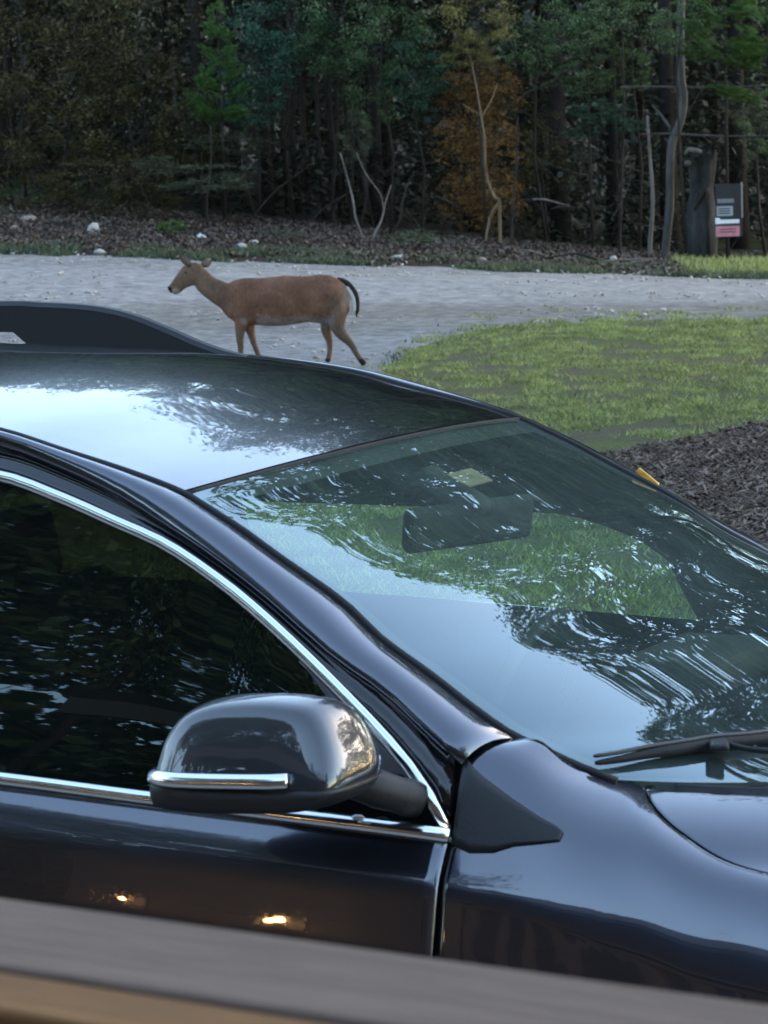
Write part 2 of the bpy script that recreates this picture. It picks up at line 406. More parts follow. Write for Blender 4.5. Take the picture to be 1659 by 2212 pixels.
def lawn_in(x, y):
    if x < -6 + 0.4 * n1(y, .5, 2): return False
    if y > road_near(x) - 0.1: return False
    if x > 1.5 + 0.15 * n1(y, 1, 3) and y < mulch_edge(x) and y > 12.6 + 0.3 * n1(x, 1, 5): return False
    return y > 8.2
strip_sheet('lawn', rr(-5.9, 10, 520) + rr(10, 40, 60)[1:], lambda x: 8.2, lambda x: road_near(x) - .1 + .06 * n1(x, 14, 2), 90, M['lawn'], 0.004)
strip_sheet('mulch_bed', rr(1.46, 9, 240), lambda x: 12.6 + .2 * n1(x, 1, 5), lambda x: mulch_edge(x) + .08 * n1(x, 9, 3), 60, M['mulch'], 0.010)
def drive_mat():
    b = NB('grey_brown_driveway'); co = b.coord(); f = b.noise(co, 3, 6, 0.7); g = b.noise(co, 45, 4, 0.75)
    b.pr(b.mix(0.5, b.ramp(f, [(0.3, (0.14, 0.12, 0.10)), (0.7, (0.30, 0.27, 0.24))]), b.ramp(g, [(0.3, (0.12, 0.10, 0.09)), (0.7, (0.34, 0.31, 0.28))])), 0.93, 0, 0.2, b.bump(g, 0.7, 0.02)); return b.m
sheet('driveway', lambda x, y: True, rr(-10, 14, 20), rr(2.2, 8.6, 10), drive_mat(), 0.0)

def hillz(x, y):
    t = max(0.0, min(1.0, (y - 78) / 45)); return T(x, y) - .5 + 15 * t * t * (3 - 2 * t)
hx, hy = rr(-120, 120, 60), rr(76, 170, 24)  # added rise that closes bright sky gaps behind the trunks
ho = link('hill', grid_mesh([[Vector((x, y, hillz(x, y) + 1.2 * mnoise(Vector((x * .08, y * .08, 0))) * (1 if y > 80 else 0))) for y in hy] for x in hx]), M['soil']); tag(ho, kind='structure')  # added hill, only there to close the sky gaps
# grass, weeds, chips, litter: numpy-built stuff meshes
def stuff_mesh(name, V, F, mat, label=None):
    V = np.asarray(V, dtype=np.float32); F = np.asarray(F, dtype=np.int32)
    me = bpy.data.meshes.new(name); k = F.shape[1]
    me.vertices.add(len(V)); me.vertices.foreach_set('co', V.ravel())
    me.loops.add(F.size); me.loops.foreach_set('vertex_index', F.ravel())
    me.polygons.add(len(F)); me.polygons.foreach_set('loop_start', np.arange(0, F.size, k, dtype=np.int32))
    try: me.polygons.foreach_set('loop_total', np.full(len(F), k, dtype=np.int32))
    except Exception: pass
    me.update(calc_edges=True); me.validate()
    o = link(name, me, mat, smooth=False); tag(o, label=label, kind='stuff'); return o

Tn = np.vectorize(T)
def blades(P, h, wd, lean=0.5):
    """P n x 3 roots -> triangles"""
    n = len(P); a = nr.uniform(0, 2 * np.pi, n); H = h * nr.uniform(0.5, 1.3, n); b = nr.uniform(0, 2 * np.pi, n); L = H * lean * nr.uniform(0.2, 1.2, n)
    dx = np.c_[np.cos(a), np.sin(a), np.zeros(n)] * (wd * nr.uniform(.6, 1.4, n))[:, None]
    tip = P + np.c_[np.cos(b) * L, np.sin(b) * L, H]
    V = np.stack([P - dx, P + dx, tip], 1).reshape(-1, 3); return V, np.arange(3 * n).reshape(-1, 3)

def dens(x, y, s, seed): return mnoise(Vector((x * s, y * s, seed)))
def scatter(n, x0, x1, y0, y1, keep):
    out = []
    X = nr.uniform(x0, x1, n); Y = nr.uniform(y0, y1, n)
    for x, y in zip(X, Y):
        if keep(x, y): out.append((x, y, T(x, y)))
    return np.array(out)

P = scatter(340000, -3.2, 8.0, 8.6, 34, lambda x, y: lawn_in(x, y) and dens(x, y * .6, 1.0, 3) + 1.0 * dens(x, y * .6, 3.3, 8) + nr.uniform(-.3, .3) > -0.08 + (.06 if y < 20 and x > 1.3 else 0) - (.25 if y < 17 else 0) + (.25 if x < 1.2 and y > 24 else 0) and abs(x - y * 0.02) < y * 0.15 + 0.9)
V, F = blades(P, 0.042, 0.0065, 1.3); stuff_mesh('grass', V, F, M['grass'], 'short patchy green grass growing on the lawn')
P = scatter(60000, -9, 9, 41.8, 46.5, lambda x, y: y > road_far(x) - 0.2 and dens(x, y, 0.8, 30) > -0.02 + (y - 43.4) * 0.22 - (0.8 if x > 4.6 else 0))
V, F = blades(P, 0.10, 0.014, 1.2); stuff_mesh('verge_grass', V, F, M['weeds'], 'thin weedy grass along the far edge of the gravel road')
P = scatter(9000, 4.3, 9, 43.0, 47.5, lambda x, y: y > road_far(x) and x > 4.7 + 0.35 * n1(y, 2, 3) + (y - 43) * .05)
V, F = blades(P, 0.16, 0.016, 0.9); stuff_mesh('bank_grass', V, F, M['grass'], 'brighter green grass on the bank below the small sign')
P = scatter(60000, -1.5, 7.5, 25, 36, lambda x, y: abs(y - road_near(x)) < 2.4 and dens(x, y * .5, 2.2, 90) + nr.uniform(-.3, .3) > .5 * (y - road_near(x)) / 2.0 - .02)
V, F = blades(P, 0.04, 0.0065, 1.3); stuff_mesh('lawn_edge_grass', V, F, M['grass'], 'thinning grass where the lawn runs out into the gravel')
P = scatter(9000, -9, 3.0, 26, 33, lambda x, y: road_near(x) - 0.6 < y < road_near(x) + 1.8 and dens(x, y, 1.0, 50) > 0.05)
V, F = blades(P, 0.05, 0.010, 1.1); stuff_mesh('road_edge_grass', V, F, M['weeds'], 'sparse grass creeping into the near edge of the gravel')

def flakes(P, l, wd, tilt, th=0.0):
    n = len(P); a = nr.uniform(0, 2 * np.pi, n); t = nr.uniform(-tilt, tilt, n); r = nr.uniform(-tilt, tilt, n)
    L = l * nr.uniform(.5, 1.6, n); Wd = wd * nr.uniform(.5, 1.6, n)
    u = np.c_[np.cos(a) * np.cos(t), np.sin(a) * np.cos(t), np.sin(t)] * L[:, None]
    v = np.c_[-np.sin(a) * np.cos(r), np.cos(a) * np.cos(r), np.sin(r)] * Wd[:, None]
    P = P + np.c_[np.zeros(n), np.zeros(n), nr.uniform(.004, .05, n)]
    if not th:
        V = np.stack([P - u, P + v, P + u, P - v], 1).reshape(-1, 3); return V, np.arange(4 * n).reshape(-1, 4)
    z = np.array([0, 0, th])
    V = np.stack([P - u - v, P + u - v, P + u + v, P - u + v, P - u - v + z, P + u - v + z, P + u + v + z, P - u + v + z], 1).reshape(-1, 3)
    q = np.array([[0, 3, 2, 1], [4, 5, 6, 7], [0, 1, 5, 4], [1, 2, 6, 5], [2, 3, 7, 6], [3, 0, 4, 7]])
    return V, (np.arange(n)[:, None, None] * 8 + q[None]).reshape(-1, 4)
P = scatter(60000, 1.35, 4.6, 12.3, 22.5, lambda x, y: y < mulch_edge(x) + 0.15 and x < y * 0.16 + .5)
V, F = flakes(P, 0.030, 0.007, 0.6, 0.005); stuff_mesh('mulch_chips', V, F, M['chips'], 'loose bark chips heaped over the dark mulch bed')
P = scatter(46000, -9, 8.5, 43, 51, lambda x, y: dens(x, y, 0.9, 60) > -0.35 and not (x > 4.8 and y < 46) and y > road_far(x) + 0.3)
P[:, 2] += nr.uniform(0, 0.05, len(P))
V, F = flakes(P, 0.034, 0.016, 0.8); stuff_mesh('leaf_litter', V, F, M['litter'], 'brown fallen leaves and twigs over the bank below the trees')
# road stones (too many and small to pick apart)
P = scatter(2600, -9, 8.5, 27, 43.5, lambda x, y: road_near(x) < y < road_far(x) + 0.5 and (y > 41.2 or dens(x, y, .6, 70) > 0.1))
V, F = flakes(P, 0.02, 0.016, 0.4, 0.016); V[:, 2] -= 0.015; stuff_mesh('gravel_stones', V, F, M['stone'], 'loose pale stones scattered along the gravel road')

# ------------------------------------------------------------------ rocks and scraps on the bank
def rock_mesh(seed, sub=2):
    bm = bmesh.new(); bmesh.ops.create_icosphere(bm, subdivisions=sub, radius=1)
    for v in bm.verts:
        v.co *= 1 + 0.32 * mnoise(v.co * 1.4 + Vector((seed * 7, 0, 0)))
    me = bpy.data.meshes.new('rock'); bm.to_mesh(me); bm.free(); return me
rocks = [(203, 489, 46.2, .10, .12, .11, 'stone', 'palest rounded rock, standing on the leaf bank at the far left'),
         (60, 440, 47.5, .16, .12, .07, 'stone2', 'flat brown rock at the left edge of the leaf bank'),
         (30, 478, 46, .09, .08, .05, 'stone2', 'small brown rock beside the frame edge, below the olive thicket'),
         (520, 527, 44.5, .10, .09, .08, 'stone', 'pale rock on the bank straight above the back of the deer\'s neck'),
         (545, 497, 46, .12, .07, .035, 'stone', 'thin flat pale rock lying above the upright pale rock'),
         (770, 551, 44.2, .11, .09, .06, 'stone2', 'tan rock on the bank above the root of the deer\'s tail'),
         (858, 549, 44.0, .12, .10, .06, 'stone', 'tan pale rock nearest to the green ground shrub'),
         (660, 540, 44.6, .08, .07, .05, 'stone2', 'small brown rock on the bank above the deer\'s rump'),
         (1040, 541, 44.2, .13, .09, .06, 'stone2', 'reddish rock at the foot of the rust brown brush'),
         (1440, 552, 43.9, .09, .06, .05, 'stone', 'small pale rock among the sticks left of the bank grass'),
         (1325, 515, 46, .06, .05, .09, 'stone', 'upright pale little rock left of the crooked grey tree'),
         (300, 540, 43.4, .08, .07, .05, 'stone', 'pale rock in the weeds at the road edge, left of the deer'),
         (120, 552, 43.3, .07, .06, .045, 'stone', 'small pale rock in the weeds at the far left road edge'),
         (215, 560, 42.9, .09, .07, .05, 'stone', 'pale rock half on the gravel, left of the deer\'s head')]
for i, (px, py, Y, rx, ry, rz, m, lab) in enumerate(rocks):
    q = ground_at(px, Y, py); me = rock_mesh(i + 1)
    o = link('rock', me, M[m]); o.location = (q.x, Y, q.z + rz * 0.45); o.scale = (rx, ry, rz); o.rotation_euler = (0, 0, i)
    tag(o, lab, 'rock', 'rocks on the leaf bank')
q = ground_at(432, 46.3, 503); V, F = [], []
pp = [Vector((-.10, 0, .02)), Vector((-.02, .05, .06)), Vector((.10, .02, .03)), Vector((.08, -.05, .015)), Vector((-.05, -.06, .02)), Vector((0, 0, .09))]
o = link('litter_scrap', mesh(pp, [(0, 1, 5), (1, 2, 5), (2, 3, 5), (3, 4, 5), (4, 0, 5), (0, 4, 3, 2, 1)]), M['white_litter'], smooth=False); o.location = q
tag(o, 'crumpled white scrap of litter on the leaf bank above the deer\'s ears', 'litter')

# ------------------------------------------------------------------ foliage meshes
def leaf_cloud(n, rad, size, kind='leaf', seed=0, hollow=0.35, clumps=40, squash=(1, 1, 1), droop=0.3):
    g = np.random.default_rng(seed)
    c = g.normal(size=(clumps, 3)); c /= np.linalg.norm(c, axis=1)[:, None]; c *= (g.uniform(hollow, 1, clumps) ** 0.6)[:, None]
    k = g.integers(0, clumps, n); P = c[k] + g.normal(size=(n, 3)) * np.array([.125, .125, .07]) * g.uniform(.5, 1.4, clumps)[k][:, None]
    P = P * rad * np.array(squash)
    a = g.uniform(0, 2 * np.pi, n); t = g.normal(0, .5, n) - droop; r = g.normal(0, .6, n)
    if kind == 'needle': L, Wd = size * 1.6, size * 0.16
    else: L, Wd = size, size * 0.5
    u = np.c_[np.cos(a) * np.cos(t), np.sin(a) * np.cos(t), np.sin(t)] * (L * g.uniform(.5, 1.3, n))[:, None]
    v = np.c_[-np.sin(a) * np.cos(r), np.cos(a) * np.cos(r), np.sin(r)] * (Wd * g.uniform(.6, 1.3, n))[:, None]
    V = np.stack([P - u, P + v - u * .1, P + u, P - v - u * .1], 1).reshape(-1, 3).astype(np.float32)
    F = np.arange(4 * n, dtype=np.int32).reshape(-1, 4)
    me = bpy.data.meshes.new('leaves'); me.vertices.add(len(V)); me.vertices.foreach_set('co', V.ravel())
    me.loops.add(F.size); me.loops.foreach_set('vertex_index', F.ravel()); me.polygons.add(n)
    me.polygons.foreach_set('loop_start', np.arange(0, 4 * n, 4, dtype=np.int32))
    me.update(calc_edges=True); return me

# small leaves for what stands in view, coarser ones for high canopy
small = {k: [leaf_cloud(4200, 1.0, .034, 'leaf', s + 3, clumps=40) for s in range(3)] for k in ('green', 'olive', 'teal', 'grey_green', 'yellow_olive')}
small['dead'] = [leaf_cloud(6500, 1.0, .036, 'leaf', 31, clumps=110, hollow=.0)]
small['bright'] = [leaf_cloud(4200, 1.0, .075, 'needle', s + 50, clumps=34) for s in range(2)]
for k, L in small.items():
    for me in L: me.materials.append(M[k])
canopy = [leaf_cloud(5200, 1.0, .045, 'leaf', s + 70, clumps=90, hollow=.2) for s in range(3)]
for me in canopy: me.materials.append(M['crown'])
ob_leaf = lambda me, parent, name='crown': link(name, me, None, parent, smooth=False)

def limb_mesh(seed, h, r0, r1, bend=0.3, nb=5, seg=7, blen=1.2, lo=0.35):
    g = random.Random(seed); V, F = [], []
    pts = [Vector((bend * math.sin(i / 9 * 2.4 + seed) * i / 9 * .5 + g.uniform(-.02, .02), bend * math.cos(i / 9 * 2 + seed) * i / 9 * .4, h * i / 9)) for i in range(10)]
    pts[0].x = pts[0].y = 0
    tube_vf(pts, [r0 + (r1 - r0) * (i / 9) ** .8 + (r0 * .35 if i == 0 else 0) for i in range(10)], seg, V, F)
    for k in range(nb):
        t = lo + (1 - lo) * (k + .5) / nb; i = min(8, int(t * 9)); p = pts[i].lerp(pts[i + 1], t * 9 - i)
        a = g.uniform(0, 6.28); L = blen * g.uniform(.6, 1.1) * (1.15 - t * .6)
        d = Vector((math.cos(a), math.sin(a), g.uniform(.1, .8)))
        bp = [p + d * (L * s) + Vector((0, 0, -.08 * L * s * s)) + Vector((g.uniform(-.04, .04), g.uniform(-.04, .04), 0)) * L for s in (0, .3, .65, 1)]
        rr_ = (r0 + (r1 - r0) * t) * .45
        tube_vf(bp, [rr_, rr_ * .7, rr_ * .4, rr_ * .12], 5, V, F)
    return mesh(V, F)

# ---- tall trees (crowns stand above the frame; they show in the car's paint and glass and shade the wood)
trunks = [limb_mesh(s, 12.0, .17, .05, .5, 9, 8, 2.6, .35) for s in range(3)]
for me in trunks: me.materials.append(M['bark'])
deep_trunks = [limb_mesh(s + 10, 12.0, .10, .04, .35, 6, 6, 1.2, .45) for s in range(3)]
for me in deep_trunks: me.materials.append(M['bark_deep'])
def tall_tree(x, y, h, cr, label, group, deep=False, high=False):
    root = empty('forest_tree', (x, y, T(x, y) - .03), rng.uniform(0, 6.28)); tag(root, label, 'tree', group)
    t = link('trunk', rng.choice(deep_trunks), None, root); s = h / 13.0; t.scale = (s * .75, s * .75, s)
    for dz, k in (((.74, 1.0),) if high else ((.74, 1.0), (.52, .85))):
        c = ob_leaf(rng.choice(canopy), root); c.location = (rng.uniform(-.4, .4), rng.uniform(-.4, .4), h * dz)
        c.scale = (cr * k, cr * k, h * .24); c.rotation_euler = (0, 0, rng.uniform(0, 6.28))
    return root
# front row of the wood, deep rows
for i in range(15):
    x = -11.5 + i * 1.65 + rng.uniform(-.4, .4)
    tall_tree(x, rng.uniform(51.5, 54.5), rng.uniform(17.5, 20) + (rng.random() < .3) * rng.uniform(2, 6) if x < 1.8 else rng.uniform(25, 29), rng.uniform(1.8, 2.6) + (.6 if x > 1.8 else 0), 'tall slim tree of the shaded wood edge with its crown above the picture', 'tall trees of the wood edge')
for r_, (y0, n) in enumerate(((57, 16), (61, 17), (66, 18))):
    for i in range(n):
        x = -13 + i * 26 / n + rng.uniform(-.6, .6)
        tall_tree(x, y0 + rng.uniform(-1.5, 1.5), rng.uniform(16, 20), rng.uniform(2.4, 3.2), 'slim dark tree standing deep in the shaded wood', 'trees deep in the wood', True)
# thin straight trunks one can see in the gap at the centre left
for i_, (px, Y, r_) in enumerate(((622, 53.5, .05), (646, 54, .07), (668, 55, .06), (700, 53, .045), (716, 56, .05), (736, 54, .05), (760, 56, .05))):
    q = ground_at(px, Y, 440)
    root = empty('slim_tree', (q.x, Y, q.z - .03)); tag(root, ['leftmost', 'second', 'third', 'fourth', 'fifth', 'sixth', 'rightmost'][i_] + ' of seven slim bare trunks in the dark gap at centre left', 'tree', 'slim trunks in the dark gap')
    tube('trunk', [(0, 0, 0), (rng.uniform(-.12, .12), 0, 1.5), (rng.uniform(-.15, .15), .02, 3.2), (rng.uniform(-.3, .3), 0, 5.0), (.02, 0, 7.5)], [r_ * 1.1, r_, r_ * .9, r_ * .8, r_ * .3], M['bark'], root, 7)
    c = ob_leaf(canopy[0], root); c.location = (0, 0, 7.6); c.scale = (1.2, 1.2, 1.3)
# the far wood, one mass nobody could count
g = np.random.default_rng(5); n = 42000
P = np.c_[g.uniform(-26, 26, n), g.uniform(68, 84, n), np.zeros(n)]; P[:, 2] = g.uniform(0, 11.5, n) ** 1.0
P[:, 2] += Tn(P[:, 0], P[:, 1])
a = g.uniform(0, 6.28, n); s_ = g.uniform(.10, .26, n)
u = np.c_[np.cos(a), np.sin(a) * .4, g.normal(0, .5, n)] * s_[:, None]; v = np.c_[g.normal(0, .3, n), g.normal(0, .3, n), np.ones(n)] * (s_ * .7)[:, None]
V = np.stack([P - u, P + v, P + u, P - v], 1).reshape(-1, 3)
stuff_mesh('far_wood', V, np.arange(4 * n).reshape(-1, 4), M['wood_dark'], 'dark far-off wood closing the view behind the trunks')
n = 110000; P = np.c_[g.uniform(-13, 13, n), g.uniform(51.5, 66, n), g.uniform(0, 1.0, n) ** 1.2 * 5.6]
kk = np.array([dens(a_ , b_ * .35 + c_ , .55, 77) > -.12 for a_, b_, c_ in P]); P = P[kk]; n = len(P); P[:, 2] += Tn(P[:, 0], P[:, 1])
a = g.uniform(0, 6.28, n); s_ = g.uniform(.04, .11, n)
u = np.c_[np.cos(a), np.sin(a), g.normal(0, .4, n)] * s_[:, None]; v = np.c_[-np.sin(a), np.cos(a), g.normal(0, .6, n)] * (s_ * .5)[:, None]
V = np.stack([P - u, P + v, P + u, P - v], 1).reshape(-1, 3)
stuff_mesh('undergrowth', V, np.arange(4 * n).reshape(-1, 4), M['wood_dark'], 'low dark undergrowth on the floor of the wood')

V, F = [], []
for i in range(150):
    x, y = rng.uniform(-9, 9), rng.uniform(48.5, 57); z = T(x, y); p = Vector((x, y, z + (0 if rng.random() < .45 else rng.uniform(.3, 3.4)))); d = Vector((rng.uniform(-1, 1), rng.uniform(-.4, .4), rng.uniform(.1, 1.6))).normalized(); L = rng.uniform(.6, 2.2); pts = [p]
    for k in range(5):
        d = (d + Vector((rng.uniform(-.3, .3), rng.uniform(-.2, .2), rng.uniform(-.28, .2)))).normalized(); p = p + d * L / 5; pts.append(p)
        if k in (2, 3) and rng.random() < .8:
            e = (d + Vector((rng.uniform(-.9, .9), 0, rng.uniform(-.3, .8)))).normalized(); tube_vf([p, p + e * L * .16, p + e * L * .32 + Vector((0, 0, .04))], [.006, .004, .002], 3, V, F, cap=False)
    r0 = rng.uniform(.006, .016); tube_vf(pts, [r0 * (1 - .8 * k / 5) for k in range(6)], 4, V, F, cap=False)
o = link('bare_twigs', mesh(V, F), M['twig']); tag(o, 'tangle of bare grey brown twigs in front of the dark wood', kind='stuff')
# ---- understory shrubs and boughs in view: (px, py, Y, rx, rz, kind, label)
def bush(px, py, Y, rx, rz, kind, label, group=None, stem=True, rot=0.0, name='shrub', cat='shrub', ry=None, lean=0.0):
    c = at(px, py, Y); gz = T(c.x, Y); root = empty(name, (c.x + lean, Y, gz)); tag(root, label, cat, group)
    me = rng.choice(small[kind]); o = ob_leaf(me, root, 'foliage'); o.location = (-lean, 0, c.z - gz)
    o.scale = (rx, ry or rx * .8, rz); o.rotation_euler = (rng.uniform(-.2, .2), rot, rng.uniform(0, 6.28) if kind != 'dead' else 0)
    if stem:
        h = c.z - gz
        tube('stem', [(0, 0, -.03), (-lean * .3 + rng.uniform(-.2, .2), 0, h * .4), (-lean * .8 + rng.uniform(-.16, .16), .02, h * .8), (-lean, 0, h + rz * .4)], [.03, .024, .018, .006], M['bark'], root, 6)
    return root
ol = 'olive brown leafy thicket bush '
B = [(40, 90, 50.5, 1.25, 1.3, 'olive', ol + 'in the top left corner'), (170, 60, 52, 1.2, 1.2, 'olive', ol + 'at the top, second from the left edge'),
     (300, 90, 51, 1.2, 1.3, 'olive', ol + 'at the top, just left of the bright green sapling'),
     (20, 280, 50, 1.15, 1.1, 'olive', ol + 'half way up against the left edge'), (150, 240, 50.6, 1.2, 1.0, 'olive', ol + 'above the palest rock'),
     (270, 270, 50.2, 1.15, 1.1, 'olive', ol + 'in the middle of the thicket'), (375, 250, 51.5, 1.0, 1.2, 'olive', ol + 'at the right end of the thicket'),
     (70, 395, 49.3, 1.05, .55, 'olive', ol + 'low down near the left edge'), (190, 400, 49.3, 1.0, .5, 'olive', ol + 'low down behind the palest rock'),
     (300, 400, 49.0, .8, .5, 'olive', ol + 'low down, right end of the thicket foot'),
     (620, 50, 52, 1.1, 1.0, 'teal', 'dark blue green leafy shrub at the top, right of the bright sapling'),
     (548, 130, 51, .8, 1.1, 'teal', 'blue green leafy shrub right beside the bright sapling'),
     (545, 225, 50.5, .62, .5, 'teal', 'lower blue green bough hanging below the bright sapling'),
     (445, 385, 48.6, .95, .24, 'grey_green', 'flat pale green bough low over the bank, left of centre'),
     (350, 358, 49.0, .5, .18, 'grey_green', 'thin pale bough low in front of the olive thicket'),
     (500, 312, 49.5, .75, .2, 'grey_green', 'pale grey green bough above the flat low one'),
     (430, 250, 51, .6, .55, 'grey_green', 'dull grey green shrub under the bright sapling'),
     (740, 30, 51.5, 1.0, .9, 'green', 'dark leafy bough at the top, left of centre'), (700, 110, 51, .75, .55, 'green', 'leafy bough over the dark gap with slim trunks'),
     (830, 70, 50.5, 1.0, .9, 'green', 'leafy green bough at the top centre'), (900, 160, 50.6, .8, .75, 'teal', 'blue green bough left of the yellow olive leaves'),
     (800, 200, 50.8, .6, .7, 'green', 'narrow green bough hanging at centre'), (770, 300, 50.2, .35, .55, 'grey_green', 'thin leafy sapling left of centre, above the forked stems'),
     (1040, 30, 49.6, .85, .55, 'yellow_olive', 'yellow olive leaves at the top above the rust brown brush'),
     (1010, 105, 49.6, .62, .36, 'yellow_olive', 'lower yellow olive bough just over the rust brown brush'),
     (1170, 60, 51.2, .8, .9, 'green', 'dark leafy bough right of the yellow olive leaves'),
     (1270, 40, 50, .9, .7, 'green', 'green leafy bough at the top, right of centre'), (1370, 70, 50.2, .75, .6, 'green', 'green bough at the top beside the crooked grey tree'),
     (1260, 160, 50.2, .75, .42, 'green', 'spreading leafy bough in the middle of the right half'),
     (1350, 165, 50.6, .6, .4, 'green', 'small leafy bough left of the crooked grey tree'),
     (1290, 240, 49.6, .62, .24, 'teal', 'flat blue green bough, second lowest right of centre'), (1255, 285, 49.5, .36, .16, 'teal', 'lowest blue green bough over the dark wood floor'),
     (1350, 262, 49.8, .5, .24, 'teal', 'blue green bough touching the thin sapling'),
     (1180, 330, 52, .7, .8, 'olive', 'dim olive shrub in the dark right of the rust brown brush'),
     (1475, 60, 48.3, .7, .5, 'green', 'leafy bough hiding the top of the crooked grey tree'),
     (1600, 230, 49.5, .45, .35, 'grey_green', 'pale grey green bough above the small sign'), (1650, 270, 49.3, .5, .7, 'green', 'green bough at the right edge above the sign'),
     (890, 515, 47.6, .48, .16, 'green', 'low dark green ground shrub on the bank at centre'), (370, 492, 46.3, .34, .14, 'bright', 'small bright green weed clump on the bank above the deer\'s head'),
     (620, 505, 46.8, .35, .1, 'grey_green', 'small olive weed patch on the bank above the deer\'s back')]
for t in B: bush(*t, group='shrubs and boughs of the wood edge', stem=t[4] > .45)
# rust brown leaf column added in place of a lamp's window reflection
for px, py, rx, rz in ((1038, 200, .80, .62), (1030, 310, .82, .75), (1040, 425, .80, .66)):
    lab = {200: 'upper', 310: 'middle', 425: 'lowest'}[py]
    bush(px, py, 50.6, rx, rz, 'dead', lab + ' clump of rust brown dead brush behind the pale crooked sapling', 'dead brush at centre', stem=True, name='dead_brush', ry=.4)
# bright green conifer sapling: stem and whorled needle boughs, each a part
def conifer(px, pyt, Y, H, label, n=9, wid=.55, kind='bright'):
    top = at(px, pyt, Y); gz = T(top.x, Y); root = empty('conifer_sapling', (top.x, Y, gz)); tag(root, label, 'tree')
    h = top.z - gz; tube('stem', [(0, 0, 0), (.02, 0, h * .5), (0, 0, h)], [.035, .02, .008], M['bark'], root, 6)
    for i in range(n):
        z = h - H * (i + .3) / n; wdt = wid * (0.3 + .7 * (i + 1) / n)
        for sgn in (-1, 1):
            o = ob_leaf(small[kind][i % 2], root, 'bough'); o.location = (sgn * wdt * .55, rng.uniform(-.1, .1), z + rng.uniform(-.04, .04))
            o.location.x *= rng.uniform(.6, 1.25); o.location.z += rng.uniform(-.12, .12); o.scale = (wdt * rng.uniform(.4, .75), wdt * .45, rng.uniform(.10, .2)); o.rotation_euler = (rng.uniform(-.3, .3), -sgn * rng.uniform(0, .7), rng.uniform(-.5, .5))
conifer(468, 10, 50, 2.1, 'bright green young conifer standing right of the olive thicket')
conifer(1562, -40, 48.5, 1.35, 'bright green conifer boughs in the top right corner, nearer the crooked tree', 5, .85)
conifer(1655, -30, 48.2, 1.8, 'bright green conifer cut by the right edge of the picture', 6, .75)

# ---- saplings traced by their stems
def sapling(lines, Y, mat, label, base_px, name='sapling', leaf=None):
    b0 = at(base_px[0], base_px[1], Y); root = empty(name, (b0.x, Y, T(b0.x, Y))); tag(root, label, 'tree', None)
    for k, (pts, r0, r1) in enumerate(lines):
        P3 = [at(px, py, Y) - Vector((b0.x, Y, T(b0.x, Y))) for px, py in pts]
        P3 = [Vector((p.x, 0.05 * math.sin(i * 1.7 + k), p.z)) for i, p in enumerate(P3)]
        if k == 0: P3.append(Vector((P3[-1].x, 0, -.03))) if P3[-1].z > 0 else None
        P3 = crspline(P3, 4); n = len(P3)
        tube('trunk' if k == 0 else 'branch', P3, [r0 + (r1 - r0) * i / (n - 1) for i in range(n)], mat, root, 7)
    return root
sapling([([(1015, 120), (1028, 180), (1037, 235), (1047, 300), (1048, 350), (1055, 395), (1070, 428), (1078, 437)], .012, .032),
         ([(1080, 437), (1062, 462), (1052, 500), (1050, 525)], .03, .022), ([(1075, 180), (1062, 215), (1042, 250)], .008, .014), ([(1000, 225), (1020, 238), (1040, 250)], .006, .014)],
        49.4, M['bark_tan'], 'pale crooked sapling leaning in front of the rust brown brush', (1078, 500))
sapling([([(735, 330), (752, 390), (762, 430), (768, 470), (781, 508)], .010, .026)], 47.6, M['bark_pale'], 'left pale stem of the forked pair at centre left', (781, 508))
sapling([([(845, 400), (832, 440), (824, 475), (808, 508)], .010, .026), ([(770, 330), (790, 375), (822, 420), (828, 455)], .006, .012)], 47.6, M['bark_pale'], 'right pale stem of the forked pair at centre left', (808, 508))
sapling([([(895, 370), (880, 400), (868, 440), (862, 480), (840, 515)], .010, .022)], 47.8, M['bark'], 'thin grey curved stem left of the rust brown brush', (840, 515))
sapling([([(455, 270), (456, 340), (450, 400), (447, 432)], .012, .024)], 48.6, M['bark'], 'thin straight stem rising through the flat pale bough', (447, 445))
sapling([([(1118, 250), (1114, 380), (1108, 450), (1104, 510)], .010, .024)], 48.5, M['bark'], 'thin upright stem just right of the rust brown brush', (1104, 515))
sapling([([(1345, 80), (1348, 250), (1342, 400), (1338, 525)], .016, .036)], 49.6, M['bark'], 'thin dark sapling, leftmost of the three right hand stems', (1338, 530))
sapling([([(1398, 250), (1404, 330), (1408, 395), (1409, 450), (1404, 530)], .022, .045)], 49.2, M['bark_pale'], 'slim grey sapling between the thin dark one and the crooked tree', (1404, 535))
sapling([([(1472, -30), (1470, 90), (1471, 165), (1476, 210), (1470, 262), (1452, 310), (1447, 380), (1446, 450), (1438, 540)], .07, .075),
         ([(1408, 225), (1425, 245), (1447, 276)], .014, .03), ([(1340, 188), (1400, 187), (1470, 189)], .010, .022), ([(1385, 290), (1420, 289), (1462, 288)], .010, .022),
         ([(1474, 190), (1560, 189), (1665, 184)], .02, .012), ([(1466, 290), (1560, 294), (1670, 294)], .022, .012)],
        49.0, bark_mat('grey_blotched_bark', (0.05, 0.05, 0.047), (0.17, 0.166, 0.155), 6), 'crooked grey tree with level bare limbs left of the broken snag', (1438, 545), 'crooked_tree')
